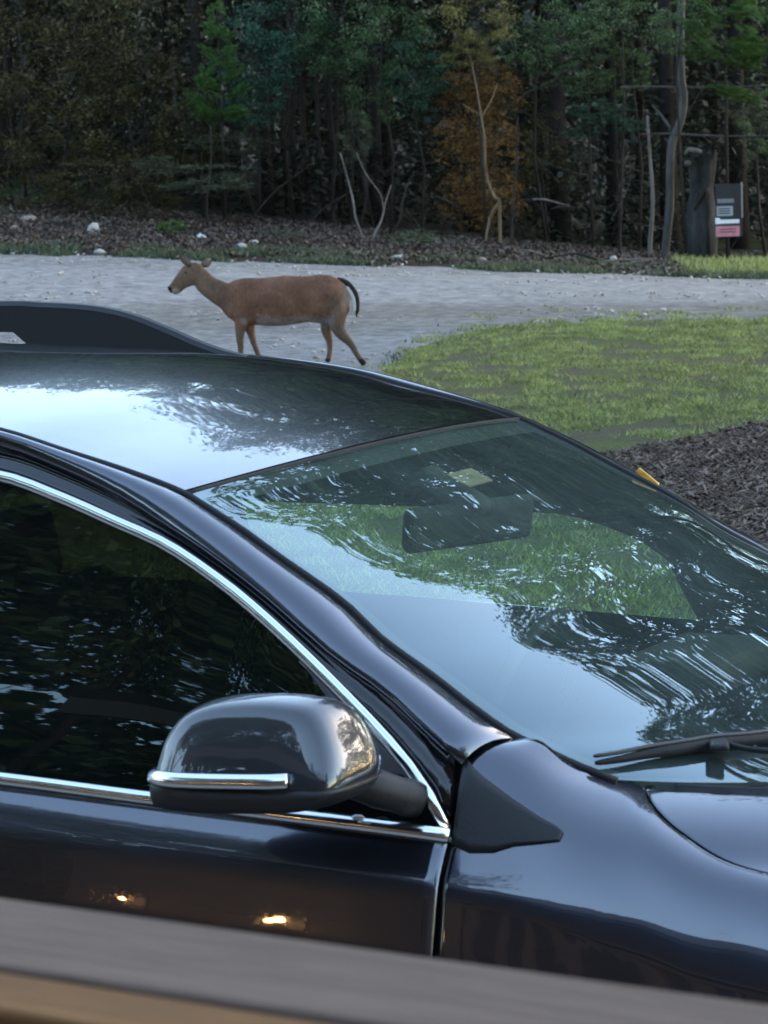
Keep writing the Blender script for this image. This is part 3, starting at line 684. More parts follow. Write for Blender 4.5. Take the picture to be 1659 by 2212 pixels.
# fallen sticks on the bank
for i, (x0, y0, x1, y1, Y) in enumerate(((940, 425, 1000, 455, 48.2), (1150, 430, 1230, 445, 49), (1190, 452, 1240, 448, 48.4), (1120, 520, 1200, 540, 46), (1230, 520, 1330, 548, 45.4), (1260, 545, 1400, 530, 45), (1130, 555, 1240, 530, 44.8), (1330, 560, 1420, 535, 44.7))):
    a, c = at(x0, y0, Y), at(x1, y1, Y); m_ = (a + c) / 2; gz = T(m_.x, Y)
    root = tube('fallen_stick', [a - m_, (a - m_) * .3 + Vector((0, .05, .03)), c - m_], [.012, .02, .009], M['bark_pale' if i % 2 else 'bark'])
    root.location = m_ if i < 3 else (m_.x, Y, gz + .07)
    tag(root, ['grey fallen branch leaning from the bank left of the rust brown brush', 'long dim branch lying in the dark right of the rust brush', 'short pale piece of wood lying in the dark wood floor',
               'bare stick on the litter just right of the rust brush', 'bare stick crossing the brown litter below the blue green boughs', 'longest pale stick on the litter near the road', 'thin stick pointing up from the litter at the road edge', 'last stick on the litter before the bank grass'][i], 'stick', 'fallen sticks on the bank')

# ---- broken hollow snag
def snag():
    Y = 48.6; b0 = at(1516, 545, Y); gz = T(b0.x, Y); root = empty('broken_snag', (b0.x, Y, gz)); tag(root, 'broken hollow grey tree stump, taller than the sign beside it', 'tree stump')
    rows = []
    h = at(1520, 322, Y).z - gz
    for i in range(19):
        t = i / 18; row = []
        for k in range(20):
            a = 2 * math.pi * k / 20
            rx = .235 + .05 * (1 - t) ** 4 + .03 * mnoise(Vector((math.cos(a) * 1.3, math.sin(a) * 1.3, t * 5))) + (.03 * math.sin(t * 7))
            ry = rx * .9
            z = h * t
            if i == 18: z = h * (1 - .14 * max(0, mnoise(Vector((math.cos(a) * 3, math.sin(a) * 3, 9)))) - .03 * (k % 3))
            if math.sin(a) < -.2 and -.9 < math.cos(a) < .25 and .62 < t < .93: ry *= .35   # the hollow facing the road
            row.append(Vector((math.cos(a) * rx + .05 * (t - .3), math.sin(a) * ry, z)))
        rows.append(row)
    link('shell', grid_mesh(rows, closed_v=True), M['snag'], root)
    V, F = tube_vf([(-.26, -.05, h * .96), (-.2, -.10, h * 1.0), (-.08, -.12, h * .99), (.05, -.08, h * .96), (.10, -.02, h * .9)], [.02, .045, .05, .05, .03], 7)
    link('bark_flap', mesh(V, F), M['bark_pale'], root)
    V, F = [], []
    tube_vf([(.16, -.2, h * .9), (.1, -.22, h * .7), (-.02, -.2, h * .58), (-.14, -.18, h * .46)], [.03, .05, .04, .015], 6, V, F)
    tube_vf([(.02, -.2, h * .75), (.1, -.23, h * .6), (.09, -.23, h * .35), (.1, -.24, h * .05)], [.02, .05, .035, .045], 6, V, F)
    link('bark_ridge', mesh(V, F), M['bark'], root)
    o = link('knot', rock_mesh(33, 2), M['bark_pale'], root); o.location = (-.22, -.12, h * .88); o.scale = (.06, .05, .05)
snag()

# ---- small sign on a post
def sign():
    Y = 47.9; c = at(1572, 455, Y); gz = T(c.x, Y); root = empty('yard_sign', (c.x, Y, gz)); tag(root, 'small black and pink sign on a thin post at the wood edge', 'sign')
    def P(px, py): q = at(px, py, Y); return (q.x - c.x, q.z - gz)
    def panel(name, x0, y0, x1, y1, yo, th, mat, parent=root):
        a, e = P(x0, y0), P(x1, y1); return box(name, ((a[0] + e[0]) / 2, yo, (a[1] + e[1]) / 2), (abs(e[0] - a[0]), th, abs(e[1] - a[1])), mat, parent, 0.003)
    blk = simple('sign_black', (0.012, 0.013, 0.018), 0.5); wh = simple('sign_white', (0.75, 0.75, 0.78), 0.5, var=.05); gy_ = simple('sign_grey', (0.30, 0.33, 0.37), 0.5, var=.25, scale=60)
    pk = simple('sign_pink', (0.50, 0.20, 0.24), 0.6, var=.3, scale=18); tn = simple('sign_edge', (0.22, 0.20, 0.19), 0.6)
    bo = panel('board', 1545, 398, 1604, 511, 0, .02, blk)
    panel('header_strip', 1549, 430, 1585, 438, -.014, .006, simple('sign_dim', (0.16, 0.17, 0.18), .6), bo)
    panel('grey_label', 1548, 446, 1583, 466, -.014, .006, gy_, bo)
    for yy in (450, 455, 460): panel('text_line', 1551, yy, 1577, yy + 1.6, -.018, .003, blk, bo)
    for yy in (494, 500): panel('text_line', 1553, yy, 1590, yy + 1.8, -.018, .003, simple('sign_dark_red', (.22, .07, .09), .6), bo)
    panel('white_bar', 1546, 475, 1597, 482, -.014, .006, wh, bo)
    panel('white_spot', 1545, 471, 1555, 484, -.019, .006, wh, bo)
    panel('pink_label', 1546, 489, 1598, 510, -.014, .006, pk, bo)
    panel('side_edge', 1600, 393, 1605, 470, -.006, .03, tn)
    panel('post', 1571, 512, 1577, 560, .01, .03, M['bark'])
sign()

# ------------------------------------------------------------------ deer
def deer():
    Y = 27.85; k = Y / FPX * 1.0 / math.cos(R(PITCH)) * 1.0
    o0 = at(600, 790, Y); gz = T(o0.x, Y); root = empty('deer', (o0.x, Y, gz)); tag(root, 'brown doe walking left across the gravel road with her black tipped tail hanging', 'deer')
    def P(px, py, y=0.0):
        q = at(px, py, Y); return Vector((q.x - o0.x, y, q.z - gz))
    V, F = [], []
    def loft(spec, seg=20):
        """spec rows: top px, bottom px, half width (m), y shift"""
        rows = []
        n = len(spec)
        cs = [(P(*a) + P(*b_)) / 2 for a, b_, w_, y_ in spec]
        for i, (a, b_, w_, y_) in enumerate(spec):
            A, B_ = P(*a), P(*b_); c = (A + B_) / 2; u = (A - B_) / 2
            rows.append([c + u * math.cos(2 * math.pi * j / seg) + Vector((0, w_ * math.sin(2 * math.pi * j / seg) + y_, 0)) for j in range(seg)])
        b0 = len(V)
        for r_ in rows: V.extend(r_)
        for i in range(n - 1):
            for j in range(seg):
                j2 = (j + 1) % seg; F.append((b0 + i * seg + j, b0 + i * seg + j2, b0 + (i + 1) * seg + j2, b0 + (i + 1) * seg + j))
        F.append(tuple(b0 + j for j in range(seg))[::-1]); F.append(tuple(b0 + (n - 1) * seg + j for j in range(seg)))
    # trunk: chest to rump
    loft([((489, 618), (478, 668), .035, 0), ((497, 609), (488, 682), .075, 0), ((512, 603), (508, 697), .128, 0), ((532, 599), (528, 701), .145, 0), ((556, 600), (556, 703), .128, 0), ((580, 599), (582, 705), .148, 0),
          ((610, 595), (615, 704), .155, 0), ((645, 596), (648, 699), .142, 0), ((668, 595), (668, 696), .125, 0), ((694, 592), (697, 700), .155, 0), ((712, 594), (716, 704), .152, 0), ((730, 601), (732, 702), .125, 0),
          ((745, 613), (744, 692), .085, 0), ((756, 633), (755, 672), .04, 0)])
    # neck and head
    loft([((515, 607), (500, 690), .08, 0), ((492, 611), (480, 668), .07, 0), ((476, 604), (460, 655), .064, 0), ((460, 597), (441, 641), .055, 0), ((446, 582), (425, 626), .05, 0), ((432, 572), (418, 610), .042, 0)])
    loft([((438, 572), (430, 606), .036, 0), ((424, 566), (420, 616), .052, 0), ((408, 566), (408, 620), .054, 0), ((395, 575), (398, 625), .046, 0), ((384, 589), (390, 633), .034, 0), ((374, 604), (381, 637), .027, 0), ((365, 616), (375, 636), .023, 0), ((360, 621), (368, 633), .014, 0)], 16)
    # legs: (px, py, radius)
    def leg(pts, y, r):
        P3 = crspline([P(a, b_, y * (.25, .8, 1, 1, 1, 1, 1)[i_]) for i_, (a, b_) in enumerate(pts)], 5); n = len(P3)
        rs = [r[min(int(i / 5), len(r) - 2)] * (1 - (i % 5) / 5) + r[min(int(i / 5) + 1, len(r) - 1)] * ((i % 5) / 5) for i in range(n)]
        tube_vf(P3, rs, 12, V, F)
    leg([(520, 668), (521, 700), (519, 728), (521, 757), (518, 780), (514, 787)], -.07, [.06, .064, .040, .028, .024, .03])
    leg([(532, 668), (537, 700), (543, 726), (551, 752), (560, 776), (556, 788)], .07, [.075, .06, .037, .027, .024, .03])
    leg([(722, 640), (716, 676), (704, 708), (712, 742), (711, 768), (706, 784)], .07, [.08, .09, .055, .032, .025, .03])
    leg([(728, 640), (727, 680), (732, 712), (758, 742), (772, 766), (788, 787)], -.07, [.085, .10, .064, .036, .028, .032])
    me = mesh(V, F); bm = bmesh.new(); bm.from_mesh(me); bmesh.ops.recalc_face_normals(bm, faces=bm.faces); bm.to_mesh(me); bm.free()
    tmp = bpy.data.objects.new('tmp', me); C.objects.link(tmp)
    m = tmp.modifiers.new('r', 'REMESH'); m.mode = 'VOXEL'; m.voxel_size = .011; m.use_smooth_shade = True
    s_ = tmp.modifiers.new('s', 'SMOOTH'); s_.factor = .6; s_.iterations = 5
    dg = bpy.context.evaluated_depsgraph_get(); me2 = bpy.data.meshes.new_from_object(tmp.evaluated_get(dg)); bpy.data.objects.remove(tmp)
    # coat colours by body region (own markings); noise patches add fur tone and painted muscle shading
    ca = me2.color_attributes.new('coat', 'FLOAT_COLOR', 'POINT'); cols = []
    hz = P(600, 600).z
    nose = P(362, 627); chinz = P(380, 633)
    belly_z = P(600, 700).z
    for v in me2.vertices:
        p = v.co; n_ = mnoise(p * 7) * .6 + mnoise(p * 28) * .35 + mnoise(Vector((p.x * 60, p.y * 60, p.z * 25))) * .35
        rust = Vector((.185, .092, .058)); grey = Vector((.165, .105, .070)); pale = Vector((.30, .26, .23)); tan = Vector((.135, .098, .072))
        f = min(1, max(0, (P(500, 600).x - p.x) / .13)); c = rust.lerp(grey, f if p.z > .45 else 0)
        lo = min(1, max(0, (belly_z + .10 + .05 * n_ - p.z) / .08)) if P(530, 0).x < p.x < P(700, 0).x and p.z > belly_z - .06 else 0
        c = c.lerp(pale, lo * .75)
        c = c.lerp(tan, .6 * min(1, max(0, (belly_z + .02 - p.z) / .08)))
        if p.x > P(700, 600).x:
            rk = min(1, max(0, (p.x - P(732, 600).x) / .10)); c = c.lerp(tan, .7 * min(1, max(0, (P(0, 625).z - p.z) / .2)) * min(1, (p.x - P(700, 600).x) / .08))
            c = c.lerp(pale, rk * .7 * min(1, max(0, (p.z - P(0, 700).z) / .08)) * min(1, max(0, (P(0, 612).z - p.z) / .08)))
        if p.z < .09: c = Vector((.03, .025, .022))
        d = (p - nose).length
        if d < .05: c = Vector((.012, .011, .011))
        elif (p - chinz).length < .055: c = c.lerp(pale, .6)
        c = c.lerp(pale, .8 * max(0, 1 - (p - P(531, 692, -.10)).length / .055))
        if P(470, 0).x > p.x > P(405, 0).x and p.z < P(0, 625).z + (P(470, 0).x - p.x) * 0: pass
        c = c * (1 + .55 * n_); cols.extend((max(0, c.x), max(0, c.y), max(0, c.z), 1))
    ca.data.foreach_set('color', cols)
    b = NB('deer_coat'); at_ = b.n('ShaderNodeVertexColor'); at_.layer_name = 'coat'; co = b.coord('Object', (1, 1, 1)); f = b.noise(co, 90, 5, .8)
    c = b.mix(0.5, at_.outputs[0], b.mix(1.0, at_.outputs[0], b.ramp(f, [(.25, (.35,) * 3), (.75, (1.8,) * 3)]), 'MULTIPLY'))
    b.pr(c, .85, 0, .15, b.bump(f, .7, .02)); coat = b.m
    link('body', me2, coat, root)
    fur_d = simple('tail_black_fur', (.012, .010, .009), .85, scale=80, bump=.4); fur_w = simple('white_fur', (.62, .58, .54), .9, scale=80, bump=.4)
    t = tube('tail', crspline([P(728, 604, 0), P(748, 610, 0), P(764, 628, 0), P(772, 650, 0), P(770, 684, 0)], 5), [.026] * 3 + [.026] * 10 + [.022] * 6 + [.008] * 2, fur_d, root, 10, flat=.8)
    tube('tail_underside', crspline([P(748, 621, 0), P(758, 634, 0), P(764, 652, 0), P(765, 678, 0)], 5), [.026] * 14 + [.012] * 2, fur_w, t, 8)
    # ears: cupped leaf shapes
    ear_m = simple('ear_fur', (.07, .056, .045), .9); ear_in = simple('inner_ear', (.12, .09, .07), .9)
    for (bx, by), (tx, ty), yy, mm in (((412, 574), (389, 548), -.035, ear_m), ((434, 573), (456, 566), .04, ear_m), ):
        a, c = P(bx, by, yy), P(tx, ty, yy * 2.2); d = c - a; L = d.length; d.normalize(); s2 = Vector((0, 1, 0)).cross(d).normalized()
        rows = []
        for i in range(8):
            t_ = i / 7; wd = .036 * math.sin(math.pi * min(1, t_ * .92 + .08)) ** .7 + .002
            rows.append([a + d * L * t_ + s2 * (wd * math.cos(q)) + Vector((0, -.02 * math.sin(q) * (1 - t_), 0)) + Vector((0, .004 if k_ >= 6 else 0, 0)) for k_, q in enumerate([math.pi * k_ / 6 for k_ in range(7)])])
        e_ = link('ear', grid_mesh(rows), mm, root); so = e_.modifiers.new('s', 'SOLIDIFY'); so.thickness = .006
        rows2 = [[p + Vector((0, -.008, 0)) + (a + d * L * .5 - p) * .3 for p in r_] for r_ in rows]
        link('inner_ear', grid_mesh(rows2), ear_in, e_)
    blk = simple('deer_eye', (.008, .007, .007), .1, 0, .8)
    for sgn in (-1, 1):
        o = link('eye', rock_mesh(99, 2), blk, root); o.location = P(402, 588, sgn * .047); o.scale = (.014, .010, .012)
deer()

# ------------------------------------------------------------------ the car (car frame: x forward, y left, z up)
CAR = empty('parked_car', (-0.0229, 5.37612, 0), R(-28.41496)); tag(CAR, 'dark blue grey car with chrome window trim parked in front of the railing', 'car')
SEAM = [(-2.62, -.60, 1.50), (-2.45, -.605, 1.585), (-1.9, -.615, 1.645), (-1.3, -.622, 1.664), (-.97, -.625, 1.655), (-.64, -.625, 1.642), (-.393, -.628, 1.614), (-.242, -.635, 1.579), (-.11, -.643, 1.548), (0.0, -.651, 1.517),
        (.049, -.657, 1.495), (.121, -.666, 1.461), (.192, -.677, 1.423), (.326, -.696, 1.353), (.403, -.712, 1.300), (.492, -.724, 1.252), (.579, -.739, 1.203), (.64, -.748, 1.172), (.708, -.754, 1.148), (.766, -.756, 1.128), (.823, -.752, 1.110)]
OUTER = [(-2.60, -.70, 1.30), (-2.45, -.675, 1.45), (-2.1, -.66, 1.55), (-1.6, -.655, 1.60), (-1.0, -.655, 1.615), (-.6, -.655, 1.607), (-.366, -.662, 1.583), (-.24, -.676, 1.552), (-.108, -.697, 1.511), (-.005, -.717, 1.467), (.094, -.738, 1.424), (.205, -.763, 1.368), (.283, -.782, 1.322), (.359, -.800, 1.279), (.457, -.819, 1.235), (.527, -.836, 1.190), (.604, -.855, 1.143), (.66, -.866, 1.125)]
CHROME = [(-2.50, -.885, 1.10), (-2.44, -.83, 1.22), (-2.30, -.765, 1.37), (-2.05, -.715, 1.48), (-1.6, -.69, 1.545), (-1.1, -.68, 1.568), (-.7, -.685, 1.568), (-.346, -.695, 1.541), (-.218, -.709, 1.511), (-.091, -.727, 1.474), (.02, -.743, 1.440), (.138, -.766, 1.386), (.207, -.783, 1.349), (.276, -.800, 1.307), (.343, -.818, 1.264), (.41, -.836, 1.219), (.476, -.855, 1.173), (.533, -.873, 1.127), (.576, -.889, 1.083), (.605, -.903, 1.046)]
BELT = [(-2.50, -.885, 1.10), (-1.8, -.905, 1.098), (-1.0, -.915, 1.088), (-.215, -.916, 1.072), (.088, -.916, 1.062), (.516, -.916, 1.050), (.623, -.915, 1.046)]
def row3(tab, x): a, b_ = interp(tab, x); return Vector((x, a, b_))
def mir(o, name=None):
    """mirror an object's mesh to the far side"""
    me = o.data.copy()
    for v in me.vertices: v.co.y *= -1
    me.flip_normals(); n = link(name or o.name.split('.')[0], me, None, o.parent)
    for m in o.modifiers:
        k = n.modifiers.new(m.name, m.type)
        for a in ('thickness', 'offset', 'width', 'segments', 'levels', 'render_levels'):
            if hasattr(m, a):
                try: setattr(k, a, getattr(m, a))
                except Exception: pass
    return n
def fix_out(o, ref=(0, 0, .8)):
    """make the faces point away from the car's middle"""
    bm = bmesh.new(); bm.from_mesh(o.data); s_ = 0
    for f in bm.faces: s_ += f.normal.dot(f.calc_center_median() - Vector((f.calc_center_median().x * .9, 0, .8))) * f.calc_area()
    if s_ < 0: bmesh.ops.reverse_faces(bm, faces=bm.faces)
    bm.to_mesh(o.data); bm.free(); return o
def surf(name, P, mat, parent=CAR, thick=0.0):
    o = fix_out(link(name, grid_mesh(P), mat, parent))
    if thick:
        m = o.modifiers.new('s', 'SOLIDIFY'); m.thickness = thick; m.offset = -1
    return o

# windshield: edge follows SEAM, bulging forward and up across the car
def ws_pt(t, s):
    """t 0 header..1 cowl, s -1..1 across"""
    x = .004 + (.823 - .004) * t; y, z = interp(SEAM, x); y = abs(y) - .006; q = 1 - s * s
    q5 = 1 - abs(s) ** 5; return Vector((x + (.065 + .05 * t) * q + .26 * t ** 1.5 * q5, y * s, z + .028 * (1 - .6 * t) * q - .030 * t ** 1.5 * q5 - .002))
n_t, n_s = 50, 48
def us(j, n): return math.sin((-1 + 2 * j / n) * math.pi / 2)
surf('windshield', [[ws_pt(i / n_t, us(j, n_s)) for j in range(n_s + 1)] for i in range(n_t + 1)], M['windshield'])
# dark ceramic band under the glass edge
def band(t0, t1, s0, s1, ni, nj):
    return [[ws_pt(t0 + (t1 - t0) * i / ni, s0 + (s1 - s0) * j / nj) - Vector((.004, 0, .006)) for j in range(nj + 1)] for i in range(ni + 1)]
WSB = [band(0, .05, -1, 1, 2, 60), band(.965, 1, -1, 1, 2, 90), band(0.05, .955, .955, 1, 30, 2), band(0.05, .955, -1, -.965, 30, 2)]
for q in WSB: surf('windshield_border', q, M['rubber'])
# roof
def roof_pt(x, s):
    y, z = interp(SEAM, x); y = abs(y) - .003; q = 1 - s * s
    k = max(0, min(1, (-x) / .6)); bul = (.065 * (1 - k)) if x > -.6 else 0
    return Vector((x + bul * q * 1.0 - (.004 if x > -.05 else 0), y * s, z + (.028 + .018 * k) * q))
rx_ = [-2.55 + 2.545 * i / 50 for i in range(51)]
surf('roof', [[roof_pt(x, -1 + 2 * j / 36) for j in range(37)] for x in rx_], M['paint'])
tube('roof_seam', [ws_pt(0, -1 + j / 18) + Vector((-.004, 0, .001)) for j in range(37)], .004, M['rubber'], CAR, 6)
# seals along glass / roof edge
xs_ = [-2.5 + (.823 + 2.5) * i / 110 for i in range(111)]
s1_ = tube('roof_drip_seal', [row3(SEAM, x) + Vector((0, -.002, -.002)) for x in xs_], .007, M['rubber'], CAR, 6); mir(s1_)
# body coloured side band (roof rail and A pillar)
def side_band(x0, x1, n=70):
    rows = []
    for i in range(n + 1):
        x = x0 + (x1 + .048 - x0) * i / n; xo = x0 + (x1 - x0) * i / n
        a = row3(SEAM, x) + Vector((0, -.008, -.001)); c = row3(OUTER, xo) + Vector((0, 0, .0))
        r_ = []
        for j in range(9):
            t = j / 8; p = a.lerp(c, t); p += Vector((0, -.012, .016)) * math.sin(math.pi * t) ** .8; r_.append(p)
        rows.append(r_)
    return rows
o = surf('pillar_band', side_band(-2.5, .611), M['paint'], CAR, .004); mir(o)
# black door frame between band and chrome
rows = []
for i in range(91):
    x = -2.42 + (.605 + 2.42) * i / 90; a = row3(OUTER, min(x, .60)) + Vector((0, .003, -.003)); c = row3(CHROME, x) + Vector((0, .004, 0))
    rows.append([a, a + Vector((0, .012, -.004)), a.lerp(c, .5) + Vector((0, .008, 0)), c + Vector((0, .004, 0))])
o = surf('door_frame', rows, M['black_gloss'], CAR, .01); mir(o)
# chrome surround
def strip(name, pts, hw, hd, mat, parent, seg=10):
    """flattened strip: hw half height in the side plane, hd half depth outward"""
    P3 = pts; V, F = [], []
    fr = []
    for i, p in enumerate(P3):
        t = (P3[min(i + 1, len(P3) - 1)] - P3[max(i - 1, 0)]).normalized(); out = Vector((0, -.92, .38)); out = (out - t * out.dot(t)).normalized(); s_ = t.cross(out)
        fr.append((s_, out))
    for p, (s_, o_) in zip(P3, fr):
        for k in range(seg):
            a = 2 * math.pi * k / seg; V.append(p + s_ * (hw * math.cos(a)) + o_ * (hd * math.sin(a)))
    for i in range(len(P3) - 1):
        for k in range(seg):
            k2 = (k + 1) % seg; F.append((i * seg + k, i * seg + k2, (i + 1) * seg + k2, (i + 1) * seg + k))
    F.append(tuple(range(seg))); F.append(tuple((len(P3) - 1) * seg + k for k in range(seg)))
    me = mesh(V, F); bm = bmesh.new(); bm.from_mesh(me); bmesh.ops.recalc_face_normals(bm, faces=bm.faces); bm.to_mesh(me); bm.free()
    return link(name, me, mat, parent)
cp = [row3(CHROME, x) for x in [-2.50, -2.48, -2.45, -2.4, -2.3] + [-2.2 + i * (2.2 + .605) / 70 for i in range(71)]]
o = strip('window_trim', cp, .0105, .007, M['chrome'], CAR); mir(o)
bp = [row3(BELT, -2.5 + i * (3.118) / 60) + Vector((0, -.004, -.004)) for i in range(61)]
o = strip('belt_trim', bp, .0115, .008, M['chrome'], CAR); mir(o)
# side glass
def Yg(z): t = max(0, z - 1.04); return -(.905 - .36 * t - .12 * t * t)
def win(name, x0, x1, mat, parent=CAR, n=40, off=.006):
    rows = []
    for i in range(n + 1):
        x = x0 + (x1 - x0) * i / n; zt = interp(CHROME, x)[1]; zb = interp(BELT, x)[1] - .02; r_ = []
        for j in range(13):
            z = zb + (max(zt, zb + .004) - zb) * j / 12; y = Yg(z); ye = interp(CHROME, x)[0]
            t = j / 12; bul = .010 * math.sin(math.pi * t)
            # the lower glass stands steeper than the upper
            r_.append(Vector((x, Yg(z) + (ye - Yg(max(zt, zb + .004))) * t + off - bul * .5, z)))
        rows.append(r_)
    return surf(name, rows, mat, parent)
win('front_window', -.77, .375, M['side_glass'])
win('quarter_window', .385, .602, M['side_glass'], n=14)
win('rear_window', -1.56, -.85, M['side_glass'])
win('rear_quarter_window', -2.46, -1.64, M['side_glass'])
for nm, a, c in (('front_window', -.77, .602), ('rear_window', -1.56, -.85), ('rear_quarter_window', -2.46, -1.64)):
    o = win(nm, a, c, M['far_glass']); me = o.data
    for v in me.vertices: v.co.y *= -1
    me.flip_normals()
# pillars between the windows (both sides)
for x0, x1, nm in ((-.85, -.77, 'door_pillar'), (-1.64, -1.56, 'door_pillar')):
    rows = []
    for i in range(3):
        x = x0 + (x1 - x0) * i / 2; zt = interp(CHROME, x)[1]; zb = interp(BELT, x)[1]
        rows.append([Vector((x, Yg(zb + (zt - zb) * j / 8), zb + (zt - zb) * j / 8)) for j in range(9)])
    o = surf(nm, rows, M['black_gloss'], CAR, .03); mir(o)
# mirror mount triangle / quarter trim
rows = []
for i in range(15):
    x = .305 + (.575 - .305) * i / 14; zt = interp(CHROME, x)[1] - .012; zb = max(interp(BELT, x)[1], 1.105 + (.0 if x > .4 else 0)); zb = min(zb + .0, zt - .004)
    lo = 1.12 if x > .37 else 1.22 + (.37 - x) * .9
    lo = min(lo, zt - .003)
    rows.append([Vector((x, Yg(lo + (zt - lo) * j / 6) - .001, lo + (zt - lo) * j / 6)) for j in range(7)])
o = surf('quarter_trim', rows, M['quarter'], CAR, .006); mir(o)

# lower body side
FT = [(.85, -.724, 1.101), (.885, -.778, 1.087), (.942, -.824, 1.063), (1.03, -.854, 1.028), (1.12, -.861, 1.013), (1.4, -.857, .985), (1.7, -.822, .935), (1.98, -.640, .850)]
WHL = [(1.33, 'f'), (-1.52, 'r')]; WR = .36
def sstep(a, b_, x): t = max(0, min(1, (x - a) / (b_ - a))); return t * t * (3 - 2 * t)
SEC = [(.613, -.764, 1.166, -.818, 1.162, -.853, 1.138, -.884, 1.082, -.907, 1.040, -.930, 1.006, -.949, .972),
       (.66, -.763, 1.164, -.820, 1.150, -.862, 1.114, -.889, 1.070, -.908, 1.037, -.931, 1.001, -.950, .966),
       (.76, -.768, 1.127, -.820, 1.113, -.862, 1.088, -.889, 1.060, -.910, 1.029, -.932, .992, -.951, .952),
       (.85, -.724, 1.101, -.787, 1.094, -.843, 1.074, -.883, 1.046, -.911, 1.012, -.935, .973, -.953, .930),
       (.885, -.778, 1.087, -.820, 1.079, -.858, 1.061, -.890, 1.034, -.916, 1.000, -.939, .960, -.956, .915),
       (.942, -.824, 1.063, -.850, 1.056, -.877, 1.042, -.901, 1.018, -.923, .985, -.944, .944, -.960, .898),
       (1.03, -.854, 1.028, -.872, 1.022, -.893, 1.009, -.913, .988, -.933, .957, -.952, .916, -.966, .876),
       (1.12, -.861, 1.013, -.878, 1.008, -.898, .996, -.918, .975, -.938, .944, -.956, .903, -.970, .862),
       (1.4, -.857, .985, -.874, .981, -.894, .970, -.914, .950, -.935, .918, -.955, .880, -.972, .835),
       (1.7, -.822, .935, -.842, .931, -.864, .920, -.886, .900, -.908, .870, -.930, .835, -.948, .800),
       (1.98, -.640, .850, -.665, .847, -.69, .84, -.715, .825, -.735, .80, -.752, .775, -.765, .75)]
def section(x):
    """(y, z) rows of the side from the belt / fender top downwards"""
    f = sstep(.62, 1.15, x); nose = sstep(1.6, 2.0, x); tail = sstep(-2.2, -2.75, x)
    if x < .6135:
        yb, zb = interp(BELT, x); dz = zb - 1.046
        top = [(yb - .003, zb - .012), (-.919, 1.028 + dz), (-.932, 1.011 + dz), (-.945, .990 + dz), (-.9565, .966 + dz * .8)]
        lz = .966 + dz * .8
    else:
        r = interp(SEC, x); top = [(r[i], r[i + 1]) for i in range(0, 14, 2)]; lz = top[-1][1]
    g = 1 - .0 * nose
    ly = top[-1][0]; sh = [(ly - .0095, lz - .038), (ly - .019, lz - .078), (ly - .026, lz - .113), (ly - .027, lz - .16), (-.980 - .01 * f, .74 - .03 * f), (-.975 - .01 * f, .65 - .02 * f), (-.970 - .006 * f, .56), (-.962, .46), (-.935, .36), (-.90, .29)]
    k = 1 - .20 * nose
    sh = [(y * k, z - .05 * nose * (z > .6)) for y, z in sh]; pts = top + sh
    kt = 1 - .10 * tail; return [(y * kt, z) for y, z in pts]
def resamp(pts, n):
    P = crspline([Vector((0, y, z)) for y, z in pts], 6); L = [0]
    for a, c in zip(P[:-1], P[1:]): L.append(L[-1] + (c - a).length)
    # keep more rows near the shoulder
    out = []
    for i in range(n + 1):
        t = L[-1] * (i / n) ** 1.25; k = 0
        while k < len(L) - 2 and L[k + 1] < t: k += 1
        u = (t - L[k]) / max(1e-9, L[k + 1] - L[k]); out.append(P[k].lerp(P[k + 1], min(1, u)))
    return out
def side_panel(name, x0, x1, n, parent=CAR, mat=None):
    rows = []
    for i in range(n + 1):
        x = x0 + (x1 - x0) * i / n; r_ = resamp(section(x), 44); rr2 = []
        for p in r_:
            y, z = p.y, p.z
            xx = x + (.046 * max(0, min(1, (.853 + y) / .089)) * (1 if z > 1.1 else 0) * (1 - sstep(.6185, .80, x)) if x > .6135 else 0)
            for wx, _ in WHL:
                dx = abs(x - wx)
                if dx < WR + .035:
                    za = WR - .0 + math.sqrt(max(0, (WR + .035) ** 2 - dx * dx))
                    if z < za: z = za
            rr2.append(Vector((xx, y, z)))
        rows.append(rr2)
    me = grid_mesh(rows); bm = bmesh.new(); bm.from_mesh(me); bmesh.ops.remove_doubles(bm, verts=bm.verts, dist=1e-5); bm.to_mesh(me); bm.free()
    o = fix_out(link(name, me, mat or M['paint'], parent))
    m = o.modifiers.new('s', 'SOLIDIFY'); m.thickness = .006; m.offset = -1
    return o
fd = side_panel('front_door', -.80, .613, 60); mir(fd)
rd = side_panel('rear_door', -1.62, -.806, 40); mir(rd)
rq = side_panel('rear_fender', -2.72, -1.626, 50); mir(rq)
ff = side_panel('front_fender', .6170, 1.98, 110); mir(ff)
for s_ in (-1, 1):   # handles
    for d_, x in ((fd, -.62), (rd, -1.42)):
        h_ = tube('door_handle', crspline([Vector((x - .11, s_ * .968, .93)), Vector((x - .08, s_ * 1.0, .935)), Vector((x + .06, s_ * 1.0, .935)), Vector((x + .09, s_ * .968, .93))], 5), .012, M['paint'], CAR, 8)
# inner dark shell closes the gaps
rows = []
for i in range(60):
    x = -2.6 + (1.9 + 2.6) * i / 59; r_ = []
    for y, z in section(x)[:-1]:
        y *= .972; z2 = z - .012
        for wx, _ in WHL:
            dx = abs(x - wx)
            if dx < WR + .05: z2 = max(z2, WR + math.sqrt(max(0, (WR + .05) ** 2 - dx * dx)))
        r_.append(Vector((x, y, z2)))
    r_ = resamp([(p.y, p.z) for p in r_], 20); rows.append([Vector((x, p.y, p.z)) for p in r_])
o = link('inner_shell', grid_mesh(rows), M['rubber'], CAR); mir(o)
